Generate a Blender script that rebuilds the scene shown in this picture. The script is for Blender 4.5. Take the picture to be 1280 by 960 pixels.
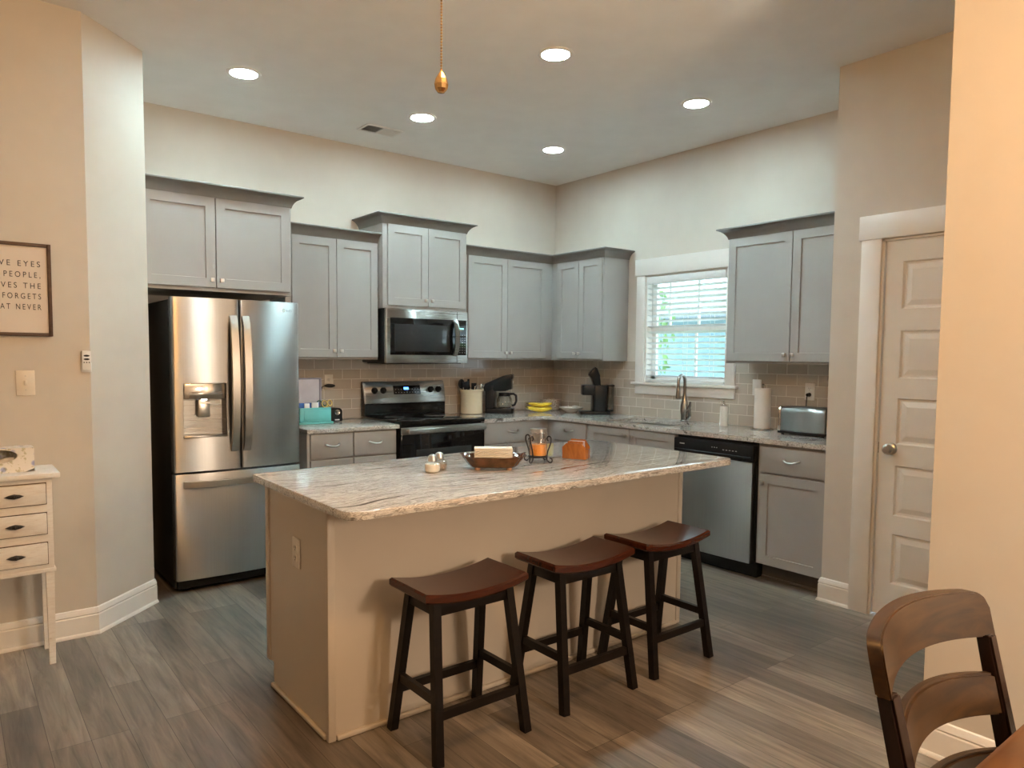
import bpy, bmesh, math, random
from mathutils import Matrix, Vector, Euler
random.seed(7)
for o in list(bpy.data.objects): bpy.data.objects.remove(o)
S = bpy.context.scene
COL = S.collection
PI = math.pi
H = 3.054

# ------------------------------------------------------------------ camera
cd = bpy.data.cameras.new('camera'); cam = bpy.data.objects.new('camera', cd); COL.objects.link(cam)
YAW, PITCH, ROLL = 0.66148, -0.06322, 0.00816
f = Vector((math.sin(YAW)*math.cos(PITCH), math.cos(YAW)*math.cos(PITCH), math.sin(PITCH)))
r = Vector((math.cos(YAW), -math.sin(YAW), 0)); u = r.cross(f)
r2 = r*math.cos(ROLL)+u*math.sin(ROLL); u2 = -r*math.sin(ROLL)+u*math.cos(ROLL)
mw = Matrix((r2, u2, -f)).transposed().to_4x4(); mw.translation = Vector((-4.70032, -5.22694, 1.41911))
cam.matrix_world = mw
cd.sensor_width = 36; cd.lens = 896.49274*36/1280
cd.shift_x = 11.92/1280; cd.shift_y = 21.58/1280; cd.clip_start = .02
S.camera = cam

# ------------------------------------------------------------------ world, exposure
S.view_settings.view_transform = 'Standard'
try: S.view_settings.look = 'None'
except Exception: pass
S.view_settings.gamma = 1; S.view_settings.use_curve_mapping = False
S.view_settings.exposure = 1.12
W = bpy.data.worlds.new('sky'); S.world = W; W.use_nodes = True
W.node_tree.nodes['Background'].inputs[0].default_value = (0.72, 0.90, 1.0, 1)
W.node_tree.nodes['Background'].inputs[1].default_value = 3.3
DOWNLIGHT = 112.0            # emission of each ceiling downlight lens
DOWNLIGHT_COL = (.82, .95, .97)
FAN_BULB = 82.0             # emission of the ceiling-fan glass shades
FAN_COL = (1.0, .53, .17)

FILL_LAMP = 41.0                 # emission of the added fill-lamp shade, unseen behind the camera
FILL_LAMP_COL = (1.0, .78, .58)

# ------------------------------------------------------------------ helpers
def wm(o):
    if o is None: return Matrix.Identity(4)
    return wm(o.parent) @ Matrix.LocRotScale(o.location, o.rotation_euler, o.scale)

def rotz(a): return Matrix.Rotation(a, 4, 'Z')
def at(loc, a=0): return Matrix.Translation(Vector(loc)) @ rotz(a)

class MB:
    """collects shapes; M maps shape coordinates to the world"""
    def __init__(s, M=None): s.bm = bmesh.new(); s.M = M or Matrix.Identity(4); s.mi = 0
    def add(s, verts, faces):
        vs = [s.bm.verts.new(s.M @ Vector(v)) for v in verts]
        out = []
        for fc in faces:
            try:
                q = s.bm.faces.new([vs[i] for i in fc]); q.material_index = s.mi; out.append(q)
            except ValueError: pass
        return vs, out
    def merge(s, t):
        t.verts.ensure_lookup_table(); t.verts.index_update()
        s.add([v.co.copy() for v in t.verts], [[v.index for v in fc.verts] for fc in t.faces]); t.free()
    def box(s, x0, x1, y0, y1, z0, z1, b=0, seg=2, R=None):
        x0, x1 = min(x0,x1), max(x0,x1); y0, y1 = min(y0,y1), max(y0,y1); z0, z1 = min(z0,z1), max(z0,z1)
        t = bmesh.new()
        vs = [t.verts.new(p) for p in ((x0,y0,z0),(x1,y0,z0),(x1,y1,z0),(x0,y1,z0),(x0,y0,z1),(x1,y0,z1),(x1,y1,z1),(x0,y1,z1))]
        for q in ((3,2,1,0),(4,5,6,7),(0,1,5,4),(1,2,6,5),(2,3,7,6),(3,0,4,7)): t.faces.new([vs[i] for i in q])
        if b > 0: bmesh.ops.bevel(t, geom=list(t.edges), offset=b, segments=seg, affect='EDGES', profile=.5, clamp_overlap=True)
        if R is not None: bmesh.ops.transform(t, matrix=R, verts=list(t.verts))
        s.merge(t); return s
    def lathe(s, prof, c=(0,0,0), n=28, R=None, a0=0, a1=2*PI, sx=1, sy=1):
        R = R or Matrix.Identity(4); c = Vector(c); verts = []; faces = []
        full = abs(a1-a0-2*PI) < 1e-6; m = n if full else n+1
        for (rr, z) in prof:
            for k in range(m):
                a = a0+(a1-a0)*k/n
                verts.append(c + (R @ Vector((rr*sx*math.cos(a), rr*sy*math.sin(a), z))))
        for i in range(len(prof)-1):
            for k in range(n):
                k2 = (k+1) % m
                faces.append((i*m+k, i*m+k2, (i+1)*m+k2, (i+1)*m+k))
        if full:
            if prof[0][0] > 1e-6: faces.append(tuple(reversed(range(m))))
            if prof[-1][0] > 1e-6: faces.append(tuple((len(prof)-1)*m+k for k in range(m)))
        s.add(verts, faces); return s
    def cyl(s, r0, z0, z1, c=(0,0,0), n=24, R=None, b=0):
        if b: p = [(r0-b,z0),(r0-.3*b,z0+.3*b),(r0,z0+b),(r0,z1-b),(r0-.3*b,z1-.3*b),(r0-b,z1)]
        else: p = [(r0,z0),(r0,z1)]
        return s.lathe(p, c, n, R)
    def ball(s, rr, c, n=16, sx=1, sy=1, sz=1):
        p = [(max(1e-5,rr*math.sin(PI*i/n)), -rr*sz*math.cos(PI*i/n)) for i in range(n+1)]
        return s.lathe(p, c, n*2, sx=sx, sy=sy)
    def tube(s, pts, rad, n=10, closed=False, up=None, caps=True):
        """sweep; rad = number, (a,b) or list per point"""
        P = [Vector(p) for p in pts]; N = len(P); verts = []; faces = []
        def tan(i):
            if closed: return (P[(i+1)%N]-P[(i-1)%N]).normalized()
            return (P[min(i+1,N-1)]-P[max(i-1,0)]).normalized()
        t0 = tan(0); ref = Vector(up) if up is not None else (Vector((0,0,1)) if abs(t0.z) < .9 else Vector((1,0,0)))
        nrm = (ref - t0*ref.dot(t0)).normalized()
        for i in range(N):
            t = tan(i)
            if up is not None: q = Vector(up); nrm = (q - t*q.dot(t)).normalized()
            else: nrm = (nrm - t*nrm.dot(t)).normalized()
            b = t.cross(nrm)
            rr = rad[i] if isinstance(rad, list) else rad
            ra, rb = rr if isinstance(rr, tuple) else (rr, rr)
            for k in range(n):
                a = 2*PI*(k+.5)/n
                if n == 4: verts.append(P[i] + nrm*(ra*(1 if math.sin(a)>0 else -1)) + b*(rb*(1 if math.cos(a)>0 else -1)))
                else: verts.append(P[i] + nrm*(ra*math.sin(a)) + b*(rb*math.cos(a)))
        M_ = N if closed else N-1
        for i in range(M_):
            j = (i+1) % N
            for k in range(n):
                k2 = (k+1) % n
                faces.append((i*n+k, i*n+k2, j*n+k2, j*n+k))
        if not closed and caps:
            faces.append(tuple(reversed(range(n)))); faces.append(tuple((N-1)*n+k for k in range(n)))
        s.add(verts, faces); return s
    def prism(s, poly, a0, a1, axis='z', b=0, seg=2, R=None):
        """extrude 2-D polygon: axis z -> (x,y); y -> (x,z); x -> (y,z)"""
        def p3(p, a):
            return (p[0],p[1],a) if axis=='z' else ((p[0],a,p[1]) if axis=='y' else (a,p[0],p[1]))
        t = bmesh.new(); n = len(poly)
        A = [t.verts.new(p3(p,a0)) for p in poly]; B = [t.verts.new(p3(p,a1)) for p in poly]
        e0 = t.faces.new(A); e1 = t.faces.new(B)
        for i in range(n): t.faces.new((A[i],A[(i+1)%n],B[(i+1)%n],B[i]))
        bmesh.ops.recalc_face_normals(t, faces=list(t.faces))
        if b > 0:
            ed = [e for e in set(list(e0.edges)+list(e1.edges))]
            bmesh.ops.bevel(t, geom=ed, offset=b, segments=seg, affect='EDGES', profile=.5, clamp_overlap=True)
        if R is not None: bmesh.ops.transform(t, matrix=R, verts=list(t.verts))
        s.merge(t); return s
    def grid(s, nx, ny, fn, thick=None):
        verts = [fn(i/nx, j/ny) for j in range(ny+1) for i in range(nx+1)]
        faces = [(j*(nx+1)+i, j*(nx+1)+i+1, (j+1)*(nx+1)+i+1, (j+1)*(nx+1)+i) for j in range(ny) for i in range(nx)]
        s.add(verts, faces); return s
    def shaker(s, x0, x1, z0, z1, yb, yf, st=.057, d=.009):
        """recessed-panel door, front face at yf (yf < yb)"""
        def rect(a, y): return [(x0+a,y,z0+a),(x1-a,y,z0+a),(x1-a,y,z1-a),(x0+a,y,z1-a)]
        e = .0015
        V = rect(0,yb)+rect(0,yf+e)+rect(e,yf)+rect(st,yf)+rect(st+.002,yf+d)
        F = [(3,2,1,0)]
        for L in range(4):
            for i in range(4):
                j = (i+1)%4; F.append((L*4+i, L*4+j, L*4+4+j, L*4+4+i))
        F.append((16,17,18,19))
        s.add(V, F); return s
    def build(s, name, mats, parent=None, smooth=True, ang=32):
        me = bpy.data.meshes.new(name)
        bmesh.ops.recalc_face_normals(s.bm, faces=list(s.bm.faces))
        s.bm.to_mesh(me); s.bm.free()
        if parent is not None: me.transform(wm(parent).inverted())
        for m in (mats if isinstance(mats,(list,tuple)) else [mats]): me.materials.append(m)
        if smooth:
            me.shade_smooth(); me.set_sharp_from_angle(angle=math.radians(ang))
        o = bpy.data.objects.new(name, me); COL.objects.link(o)
        if parent is not None: o.parent = parent
        return o

def tag(o, label, cat=None, group=None, kind=None):
    if label: o['label'] = label
    if cat: o['category'] = cat
    if group: o['group'] = group
    if kind: o['kind'] = kind
    return o
def thing(name, label, cat, loc=(0,0,0), a=0, group=None):
    o = bpy.data.objects.new(name, None); COL.objects.link(o)
    o.location = loc; o.rotation_euler = (0,0,a); o.empty_display_size = .05
    return tag(o, label, cat, group)
def part(name, mb, m, parent, label=None, **k):
    o = mb.build(name, m, parent, **k)
    if label: o['label'] = label
    return o
def struct(name, mb, m, parent=None, label=None, **k):
    o = mb.build(name, m, parent, **k)
    if parent is None: o['kind'] = 'structure'
    if label: o['label'] = label
    return o
def copy_tree(o, parent=None):
    c = o.copy(); COL.objects.link(c); c.parent = parent
    for ch in list(o.children): copy_tree(ch, c)
    return c
def rrect(x0, x1, y0, y1, r, n=6):
    """rounded rectangle, r = one radius or (x0y0, x1y0, x1y1, x0y1)"""
    rs = r if isinstance(r, tuple) else (r,)*4; out = []
    for (cx, cy, a0, q) in ((x0,y0,PI,0),(x1,y0,1.5*PI,1),(x1,y1,0,2),(x0,y1,.5*PI,3)):
        rr = rs[q]; sx = 1 if q in (0,3) else -1; sy = 1 if q in (0,1) else -1
        if rr <= 0: out.append((cx,cy)); continue
        for k in range(n+1):
            a = a0+.5*PI*k/n; out.append((cx+sx*rr+rr*math.cos(a), cy+sy*rr+rr*math.sin(a)))
    return out

# ------------------------------------------------------------------ materials
def nt(name):
    m = bpy.data.materials.new(name); m.use_nodes = True; t = m.node_tree
    return m, t, t.nodes['Principled BSDF']
def N(t, typ, **k):
    n = t.nodes.new(typ)
    for a, v in k.items(): setattr(n, a, v)
    return n
def setin(n, **k):
    for a, v in k.items(): n.inputs[a.replace('_',' ')].default_value = v
    return n
def L(t, a, b): t.links.new(a, b)
def coords(t, scale=(1,1,1), rot=(0,0,0)):
    tc = N(t,'ShaderNodeTexCoord'); mp = N(t,'ShaderNodeMapping')
    mp.inputs['Scale'].default_value = scale; mp.inputs['Rotation'].default_value = rot
    L(t, tc.outputs['Object'], mp.inputs['Vector']); return mp.outputs['Vector']
def ramp(t, fac, stops):
    rp = N(t,'ShaderNodeValToRGB'); e = rp.color_ramp.elements
    while len(e) < len(stops): e.new(.5)
    for i,(p,c) in enumerate(stops): e[i].position = p; e[i].color = (*c,1)
    L(t, fac, rp.inputs[0]); return rp.outputs[0]
def noise(t, vec, scale=5, detail=4, rough=.5, dist=0):
    n = N(t,'ShaderNodeTexNoise'); setin(n, Scale=scale, Detail=detail, Roughness=rough, Distortion=dist)
    L(t, vec, n.inputs['Vector']); return n.outputs['Fac']
def bump(t, p, h, strength=.1, dist=.01):
    b = N(t,'ShaderNodeBump'); b.inputs['Strength'].default_value = strength; b.inputs['Distance'].default_value = dist
    L(t, h, b.inputs['Height']); L(t, b.outputs[0], p.inputs['Normal'])
def mat(name, c, rough=.5, metal=0, var=.06, scale=6, bmp=0, bscale=60, stretch=(1,1,1), spec=.5, coat=0):
    m, t, p = nt(name)
    setin(p, Roughness=rough, Metallic=metal); p.inputs['Specular IOR Level'].default_value = spec
    if coat: p.inputs['Coat Weight'].default_value = coat; p.inputs['Coat Roughness'].default_value = .08
    v = coords(t, stretch)
    n = noise(t, v, scale, 3)
    lo = tuple(x*(1-var) for x in c); hi = tuple(min(1,x*(1+var)) for x in c)
    L(t, ramp(t, n, [(.3,lo),(.7,hi)]), p.inputs['Base Color'])
    if bmp: bump(t, p, noise(t, v, bscale, 2), bmp, .002)
    return m
def emit(name, c, s):
    m, t, p = nt(name); setin(p, Roughness=.5)
    p.inputs['Base Color'].default_value = (*[min(1,x) for x in c],1)
    p.inputs['Emission Color'].default_value = (*c,1); p.inputs['Emission Strength'].default_value = s
    return m
def glass(name, tint=(1,1,1), refl=.08, rough=.02):
    m = bpy.data.materials.new(name); m.use_nodes = True; t = m.node_tree; t.nodes.clear()
    o = N(t,'ShaderNodeOutputMaterial'); mx = N(t,'ShaderNodeMixShader'); tr = N(t,'ShaderNodeBsdfTransparent'); g = N(t,'ShaderNodeBsdfGlossy')
    lw = N(t,'ShaderNodeLayerWeight'); lw.inputs['Blend'].default_value = .25
    mm = N(t,'ShaderNodeMath', operation='MULTIPLY_ADD'); mm.inputs[1].default_value = .6; mm.inputs[2].default_value = refl
    tr.inputs[0].default_value = (*tint,1); g.inputs['Roughness'].default_value = rough
    L(t, lw.outputs['Facing'], mm.inputs[0]); L(t, mm.outputs[0], mx.inputs[0]); L(t, tr.outputs[0], mx.inputs[1]); L(t, g.outputs[0], mx.inputs[2]); L(t, mx.outputs[0], o.inputs[0])
    return m

def granite(name, stretch, rot=0):
    m, t, p = nt(name); setin(p, Roughness=.045); p.inputs['Specular IOR Level'].default_value = .65
    v = coords(t, (1,1,1), (0,0,rot)); wv = noise(t, v, 1.3, 3, .5)
    # bend the layers a little, then stretch along the vein
    sx = N(t,'ShaderNodeSeparateXYZ'); L(t, v, sx.inputs[0])
    ad = N(t,'ShaderNodeMath', operation='MULTIPLY_ADD'); L(t, wv, ad.inputs[0]); ad.inputs[1].default_value = .35; L(t, sx.outputs['Y'], ad.inputs[2])
    cb = N(t,'ShaderNodeCombineXYZ'); L(t, sx.outputs['X'], cb.inputs['X']); L(t, ad.outputs[0], cb.inputs['Y']); L(t, sx.outputs['Z'], cb.inputs['Z'])
    mp = N(t,'ShaderNodeMapping'); mp.inputs['Scale'].default_value = stretch; L(t, cb.outputs[0], mp.inputs['Vector'])
    a = noise(t, mp.outputs[0], 3.0, 6, .6, .3)
    iso = noise(t, v, 26, 5, .6, .5); mA = N(t,'ShaderNodeMix', data_type='FLOAT'); mA.inputs['Factor'].default_value = .12; L(t,a,mA.inputs['A']); L(t,iso,mA.inputs['B']); a = mA.outputs['Result']
    c1 = ramp(t, a, [(.30,(.07,.065,.06)),(.39,(.24,.23,.215)),(.44,(.70,.69,.67)),(.475,(.27,.26,.245)),(.51,(.78,.77,.75)),(.545,(.36,.34,.31)),(.58,(.76,.75,.73)),(.64,(.33,.29,.25)),(.71,(.82,.81,.79))])
    fine = noise(t, v, 150, 4, .7)
    mx = N(t,'ShaderNodeMix', data_type='RGBA', blend_type='MULTIPLY'); mx.inputs['Factor'].default_value = .35
    L(t, c1, mx.inputs['A']); L(t, ramp(t, fine, [(.32,(.55,.5,.45)),(.55,(1,1,1))]), mx.inputs['B'])
    L(t, mx.outputs['Result'], p.inputs['Base Color'])
    return m

def steel(name, c=(.44,.43,.415), rough=.24, vertical=True):
    m, t, p = nt(name); setin(p, Metallic=1.0, Roughness=rough)
    v = coords(t, (300,300,1.5) if vertical else (2,2,400))
    n = noise(t, v, 1, 2)
    L(t, ramp(t, n, [(.3,tuple(x*.93 for x in c)),(.7,c)]), p.inputs['Base Color'])
    p.inputs['Anisotropic'].default_value = .97; tg = N(t,'ShaderNodeTangent'); tg.direction_type = 'RADIAL'; tg.axis = 'Z'; L(t, tg.outputs[0], p.inputs['Tangent']); p.inputs['Anisotropic Rotation'].default_value = .25
    rr = N(t,'ShaderNodeMapRange'); rr.inputs['To Min'].default_value = rough*.85; rr.inputs['To Max'].default_value = rough*1.2
    L(t, n, rr.inputs['Value']); L(t, rr.outputs[0], p.inputs['Roughness'])
    return m

def planks():
    m, t, p = nt('wood_plank_floor')
    v = coords(t, (1,1,1), (0,0,PI/2))
    br = N(t,'ShaderNodeTexBrick'); br.offset = .37; br.offset_frequency = 3; br.squash = 1
    setin(br, Scale=1.0, Mortar_Size=.0011, Mortar_Smooth=.3, Bias=0.0, Brick_Width=1.15, Row_Height=.127)
    br.inputs['Color1'].default_value = (0,0,0,1); br.inputs['Color2'].default_value = (1,1,1,1); br.inputs['Mortar'].default_value = (.5,.5,.5,1)
    L(t, v, br.inputs['Vector'])
    gv = coords(t, (16,1.3,1)); g = noise(t, gv, 2.0, 6, .62, .8)
    big = noise(t, coords(t,(2.2,.7,1)), 1.6, 3, .5, .4)
    tone = ramp(t, br.outputs['Color'], [(0,(.135,.110,.089)),(.5,(.205,.171,.139)),(1,(.297,.250,.204))])
    gr = ramp(t, g, [(.25,(.40,.385,.37)),(.5,(.95,.95,.95)),(.75,(1.5,1.49,1.46))])
    bg = ramp(t, big, [(.3,(.68,.68,.69)),(.7,(1.28,1.27,1.25))])
    m1 = N(t,'ShaderNodeMix', data_type='RGBA', blend_type='MULTIPLY'); m1.inputs['Factor'].default_value = 1; L(t,tone,m1.inputs['A']); L(t,gr,m1.inputs['B'])
    m2 = N(t,'ShaderNodeMix', data_type='RGBA', blend_type='MULTIPLY'); m2.inputs['Factor'].default_value = 1; L(t,m1.outputs['Result'],m2.inputs['A']); L(t,bg,m2.inputs['B'])
    m3 = N(t,'ShaderNodeMix', data_type='RGBA', blend_type='MIX'); L(t, br.outputs['Fac'], m3.inputs['Factor']); L(t,m2.outputs['Result'],m3.inputs['A']); m3.inputs['B'].default_value = (.03,.022,.017,1)
    L(t, m3.outputs['Result'], p.inputs['Base Color'])
    rr = N(t,'ShaderNodeMapRange'); rr.inputs['To Min'].default_value = .26; rr.inputs['To Max'].default_value = .42; L(t,g,rr.inputs['Value']); L(t,rr.outputs[0],p.inputs['Roughness'])
    sb = N(t,'ShaderNodeMath', operation='SUBTRACT'); L(t,g,sb.inputs[0]); L(t,br.outputs['Fac'],sb.inputs[1]); bump(t,p,sb.outputs[0],.16,.003)
    return m

def tiles():
    m, t, p = nt('subway_tile'); setin(p, Roughness=.14)
    tc = N(t,'ShaderNodeTexCoord'); sx = N(t,'ShaderNodeSeparateXYZ'); L(t,tc.outputs['Object'],sx.inputs[0])
    ad = N(t,'ShaderNodeMath', operation='ADD'); L(t,sx.outputs['X'],ad.inputs[0]); L(t,sx.outputs['Y'],ad.inputs[1])
    zz = N(t,'ShaderNodeMath', operation='SUBTRACT'); L(t,sx.outputs['Z'],zz.inputs[0]); zz.inputs[1].default_value = .914
    cb = N(t,'ShaderNodeCombineXYZ'); L(t,ad.outputs[0],cb.inputs['X']); L(t,zz.outputs[0],cb.inputs['Y'])
    br = N(t,'ShaderNodeTexBrick'); br.offset = .5
    setin(br, Scale=1.0, Mortar_Size=.0026, Mortar_Smooth=.1, Brick_Width=.1545, Row_Height=.0783)
    br.inputs['Color1'].default_value = (.47,.405,.335,1); br.inputs['Color2'].default_value = (.56,.495,.42,1); br.inputs['Mortar'].default_value = (.74,.685,.61,1)
    L(t,cb.outputs[0],br.inputs['Vector']); L(t,br.outputs['Color'],p.inputs['Base Color'])
    iv = N(t,'ShaderNodeMath', operation='SUBTRACT'); iv.inputs[0].default_value = 1; L(t,br.outputs['Fac'],iv.inputs[1]); bump(t,p,iv.outputs[0],.5,.002)
    return m

def wood(name, c1, c2, rough=.3, stretch=(3,18,18), coat=0, spec=.35):
    m, t, p = nt(name); setin(p, Roughness=rough); p.inputs['Specular IOR Level'].default_value = spec
    if coat: p.inputs['Coat Weight'].default_value = coat; p.inputs['Coat Roughness'].default_value = .12
    v = coords(t, stretch); n = noise(t, v, 2, 6, .6, 1.0)
    L(t, ramp(t, n, [(.28,c1),(.72,c2)]), p.inputs['Base Color']); bump(t,p,n,.05,.002)
    return m

def distressed():
    m, t, p = nt('distressed_white_paint'); setin(p, Roughness=.55)
    n = noise(t, coords(t,(6,6,30)), 4, 6, .7)
    L(t, ramp(t, n, [(.25,(.25,.19,.13)),(.32,(.74,.69,.63)),(.5,(.82,.79,.74)),(.8,(.87,.85,.81))]), p.inputs['Base Color'])
    bump(t,p,n,.12,.003); return m

def floral():
    m, t, p = nt('floral_card'); setin(p, Roughness=.5)
    v = coords(t); vo = N(t,'ShaderNodeTexVoronoi'); vo.inputs['Scale'].default_value = 22; L(t,v,vo.inputs['Vector'])
    a = ramp(t, vo.outputs['Distance'], [(.0,(.28,.32,.55)),(.22,(.45,.48,.68)),(.34,(.85,.82,.76))])
    n = noise(t, v, 40, 2); b = ramp(t, n, [(.56,(1,1,1)),(.62,(.62,.60,.42))])
    mx = N(t,'ShaderNodeMix', data_type='RGBA', blend_type='MULTIPLY'); mx.inputs['Factor'].default_value = .8; L(t,a,mx.inputs['A']); L(t,b,mx.inputs['B'])
    L(t, mx.outputs['Result'], p.inputs['Base Color']); return m

def speckle(name, c1, c2):
    m, t, p = nt(name); setin(p, Roughness=.35)
    L(t, ramp(t, noise(t, coords(t), 90, 3, .6), [(.4,c1),(.6,c2)]), p.inputs['Base Color']); return m

M = {}
M['wall'] = mat('wall_paint', (.64,.59,.52), .62, var=.02, bmp=.05, bscale=240)
M['ceiling'] = mat('ceiling_paint', (.93,.92,.895), .8, var=.02, bmp=.06, bscale=200)
M['white'] = mat('white_trim_paint', (.85,.83,.795), .32, var=.02)
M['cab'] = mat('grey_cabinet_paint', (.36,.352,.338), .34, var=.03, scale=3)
M['crown'] = mat('shaded_cabinet_grey', (.20,.192,.18), .4, var=.03)  # cabinet grey darkened: the shade on the crown is put into its colour
M['islandpaint'] = mat('grey_island_paint', (.58,.505,.41), .36, var=.03, scale=3)
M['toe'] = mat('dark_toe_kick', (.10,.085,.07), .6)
M['floor'] = planks()
M['tile'] = tiles()
M['granite'] = granite('granite_island', (.6,11,11))
M['granite2'] = granite('granite_counter', (1.5,8,8), .5)
M['steel'] = steel('brushed_steel', rough=.30)
M['toaster'] = steel('dull_toaster_steel', (.27,.265,.255), .3, False)
M['steelh'] = steel('brushed_steel_across', (.46,.45,.43), .28, False)
M['chrome'] = mat('polished_metal', (.72,.70,.67), .12, 1, var=.03)
M['nickel'] = mat('satin_nickel', (.62,.60,.56), .28, 1, var=.03)
M['dnickel'] = mat('dark_brushed_nickel', (.42,.405,.385), .2, 1, var=.05)
M['black'] = mat('black_plastic', (.007,.007,.0075), .30, var=.1, spec=.28)
M['blackg'] = mat('black_glass', (.004,.004,.0045), .05, var=.1, spec=.4)
M['blackm'] = mat('matt_black_plastic', (.02,.02,.02), .55, var=.1, bmp=.1)
M['ovenwin'] = mat('dark_window_glass', (.022,.022,.022), .06, var=.1, spec=.4)
M['iron'] = mat('black_wrought_iron', (.015,.013,.012), .45, var=.2, bmp=.2)
M['plate'] = mat('almond_plastic', (.80,.74,.64), .35, var=.02)
M['whitep'] = mat('white_plastic', (.82,.81,.79), .35, var=.02)
M['ivory'] = mat('cream_glazed_stoneware', (.80,.72,.54), .2, var=.04)
M['paper'] = mat('white_paper', (.86,.84,.81), .8, var=.03, bmp=.2, bscale=50)
M['blackwood'] = wood('black_painted_wood', (.005,.0035,.003), (.011,.007,.005), .34, spec=.22)
M['seat'] = wood('cherry_stained_wood', (.026,.006,.003), (.075,.018,.006), .24, (2.5,16,16), .12)
M['chairwood'] = wood('walnut_stained_wood', (.018,.008,.0022), (.070,.031,.0065), .36, (2,14,14), .06)
M['chairdark'] = wood('dark_walnut_edge', (.008,.004,.003), (.024,.009,.005), .26, (14,14,2), .1)
M['tablewood'] = wood('warm_brown_tabletop', (.10,.040,.012), (.17,.072,.022), .3, (2,14,14), .15)
M['amberwood'] = wood('amber_stained_wood', (.22,.065,.010), (.42,.145,.026), .25, (12,4,4), .3)
M['distress'] = distressed()
M['edgewear'] = mat('worn_paint_edge', (.13,.09,.06), .7, var=.3)
M['floral'] = floral()
M['framewood'] = wood('dark_brown_frame', (.05,.024,.012), (.10,.05,.026), .4)
M['poster'] = mat('off_white_print', (.76,.69,.62), .7, var=.02)
M['ink'] = mat('black_ink', (.02,.017,.015), .7)
M['wax'] = mat('orange_wax', (.90,.36,.035), .35, var=.05)
M['glass'] = glass('clear_glass')
M['jar'] = glass('jar_glass', (.97,.97,.96), .05)
M['pane'] = glass('window_glass', (.96,.99,1), .05)
M['smoke'] = glass('smoked_tank', (.55,.52,.50), .08)
M['salt'] = mat('salt', (.88,.85,.78), .8)
M['pepper'] = mat('pepper', (.30,.24,.17), .8, var=.4, scale=300)
M['browndish'] = mat('brown_glazed_ceramic', (.095,.040,.016), .12, var=.5, scale=25)
M['foot'] = mat('tan_bare_clay', (.45,.26,.16), .6)
M['banana'] = mat('ripe_banana', (.83,.58,.045), .42, var=.12, scale=14)
M['bstem'] = mat('banana_stem', (.22,.17,.05), .6, var=.3)
M['speck'] = speckle('speckled_stoneware', (.33,.24,.19), (.62,.53,.46))
M['porcelain'] = mat('white_porcelain', (.82,.80,.76), .15, var=.02)
M['teal'] = mat('teal_painted_wood', (.16,.58,.58), .4, var=.05)
M['packet'] = mat('pale_packet_card', (.62,.60,.66), .45, var=.08, scale=12)
M['packside'] = mat('grey_packet_side', (.33,.33,.42), .5)
M['blue'] = mat('blue_card', (.03,.14,.46), .4)
M['sciss'] = mat('yellow_plastic', (.72,.55,.20), .35)
M['sciss2'] = mat('grey_green_plastic', (.10,.22,.19), .35)
M['brass'] = mat('aged_brass', (.66,.44,.20), .22, 1, var=.25, scale=60)
M['blind'] = mat('white_blind_slat', (.80,.82,.82), .4, var=.02)
M['cord'] = mat('white_cord', (.7,.7,.68), .7)
M['bristle'] = mat('off_white_bar', (.6,.6,.58), .6)
M['display'] = emit('blue_clock_digits', (.08,.30,1.0), 2.2)
M['dispgreen'] = emit('green_clock_digits', (.30,.75,.75), .5)
M['lamp'] = emit('dispenser_lamp', (1,1,1), 3.0)
M['lens'] = emit('downlight_lens', DOWNLIGHT_COL, DOWNLIGHT)
M['shade'] = emit('fill_lamp_shade', FILL_LAMP_COL, FILL_LAMP)
M['bulb'] = emit('warm_glass_shade', FAN_COL, FAN_BULB)
M['siding'] = mat('blue_siding', (.22,.33,.40), .6, var=.05)
M['shingle'] = mat('grey_roof_shingle', (.20,.22,.25), .8, var=.2, scale=30)
M['lawn'] = mat('lawn_grass', (.16,.24,.08), .9, var=.3, scale=40)
M['leaf'] = mat('tree_leaf', (.13,.26,.07), .6, var=.4, scale=8)
M['bark'] = mat('tree_bark', (.16,.11,.07), .9, var=.3, scale=20)
M['fanwood'] = wood('fan_blade_wood', (.06,.03,.015), (.12,.06,.03), .35)
M['mark'] = mat('grey_printed_mark', (.45,.45,.45), .5)
M['drain'] = mat('dark_drain', (.05,.05,.05), .4, .6)

# ------------------------------------------------------------------ room shell
WX0, WY0 = -8.2, -8.6        # far walls of the living area behind the camera
NEARX, NEARY = -1.944, -4.176
PX, PY = -.672, -3.115       # pantry block
LY = -1.165                  # wall with the picture
LX = -4.127
AX, AY = -3.795, -.853       # refrigerator alcove corner
T = .12
b = MB(); b.box(WX0-T, .8, WY0-T, .12+T, -.12, 0); struct('floor', b, M['floor'], smooth=False)
b = MB(); b.box(WX0-T, .8, WY0-T, .12+T, H, H+.12); struct('ceiling', b, M['ceiling'], smooth=False)
b = MB(); b.box(AX-T, T, 0, T, 0, H); struct('wall_back', b, M['wall'], smooth=False)
# right wall with the window opening
wy0, wy1, wz0, wz1 = -1.957, -1.152, 1.205, 2.105
b = MB()
b.box(0, T, PY, wy0, 0, H); b.box(0, T, wy1, 0, 0, H); b.box(0, T, wy0, wy1, 0, wz0); b.box(0, T, wy0, wy1, wz1, H)
struct('wall_right', b, M['wall'], smooth=False)
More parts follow.
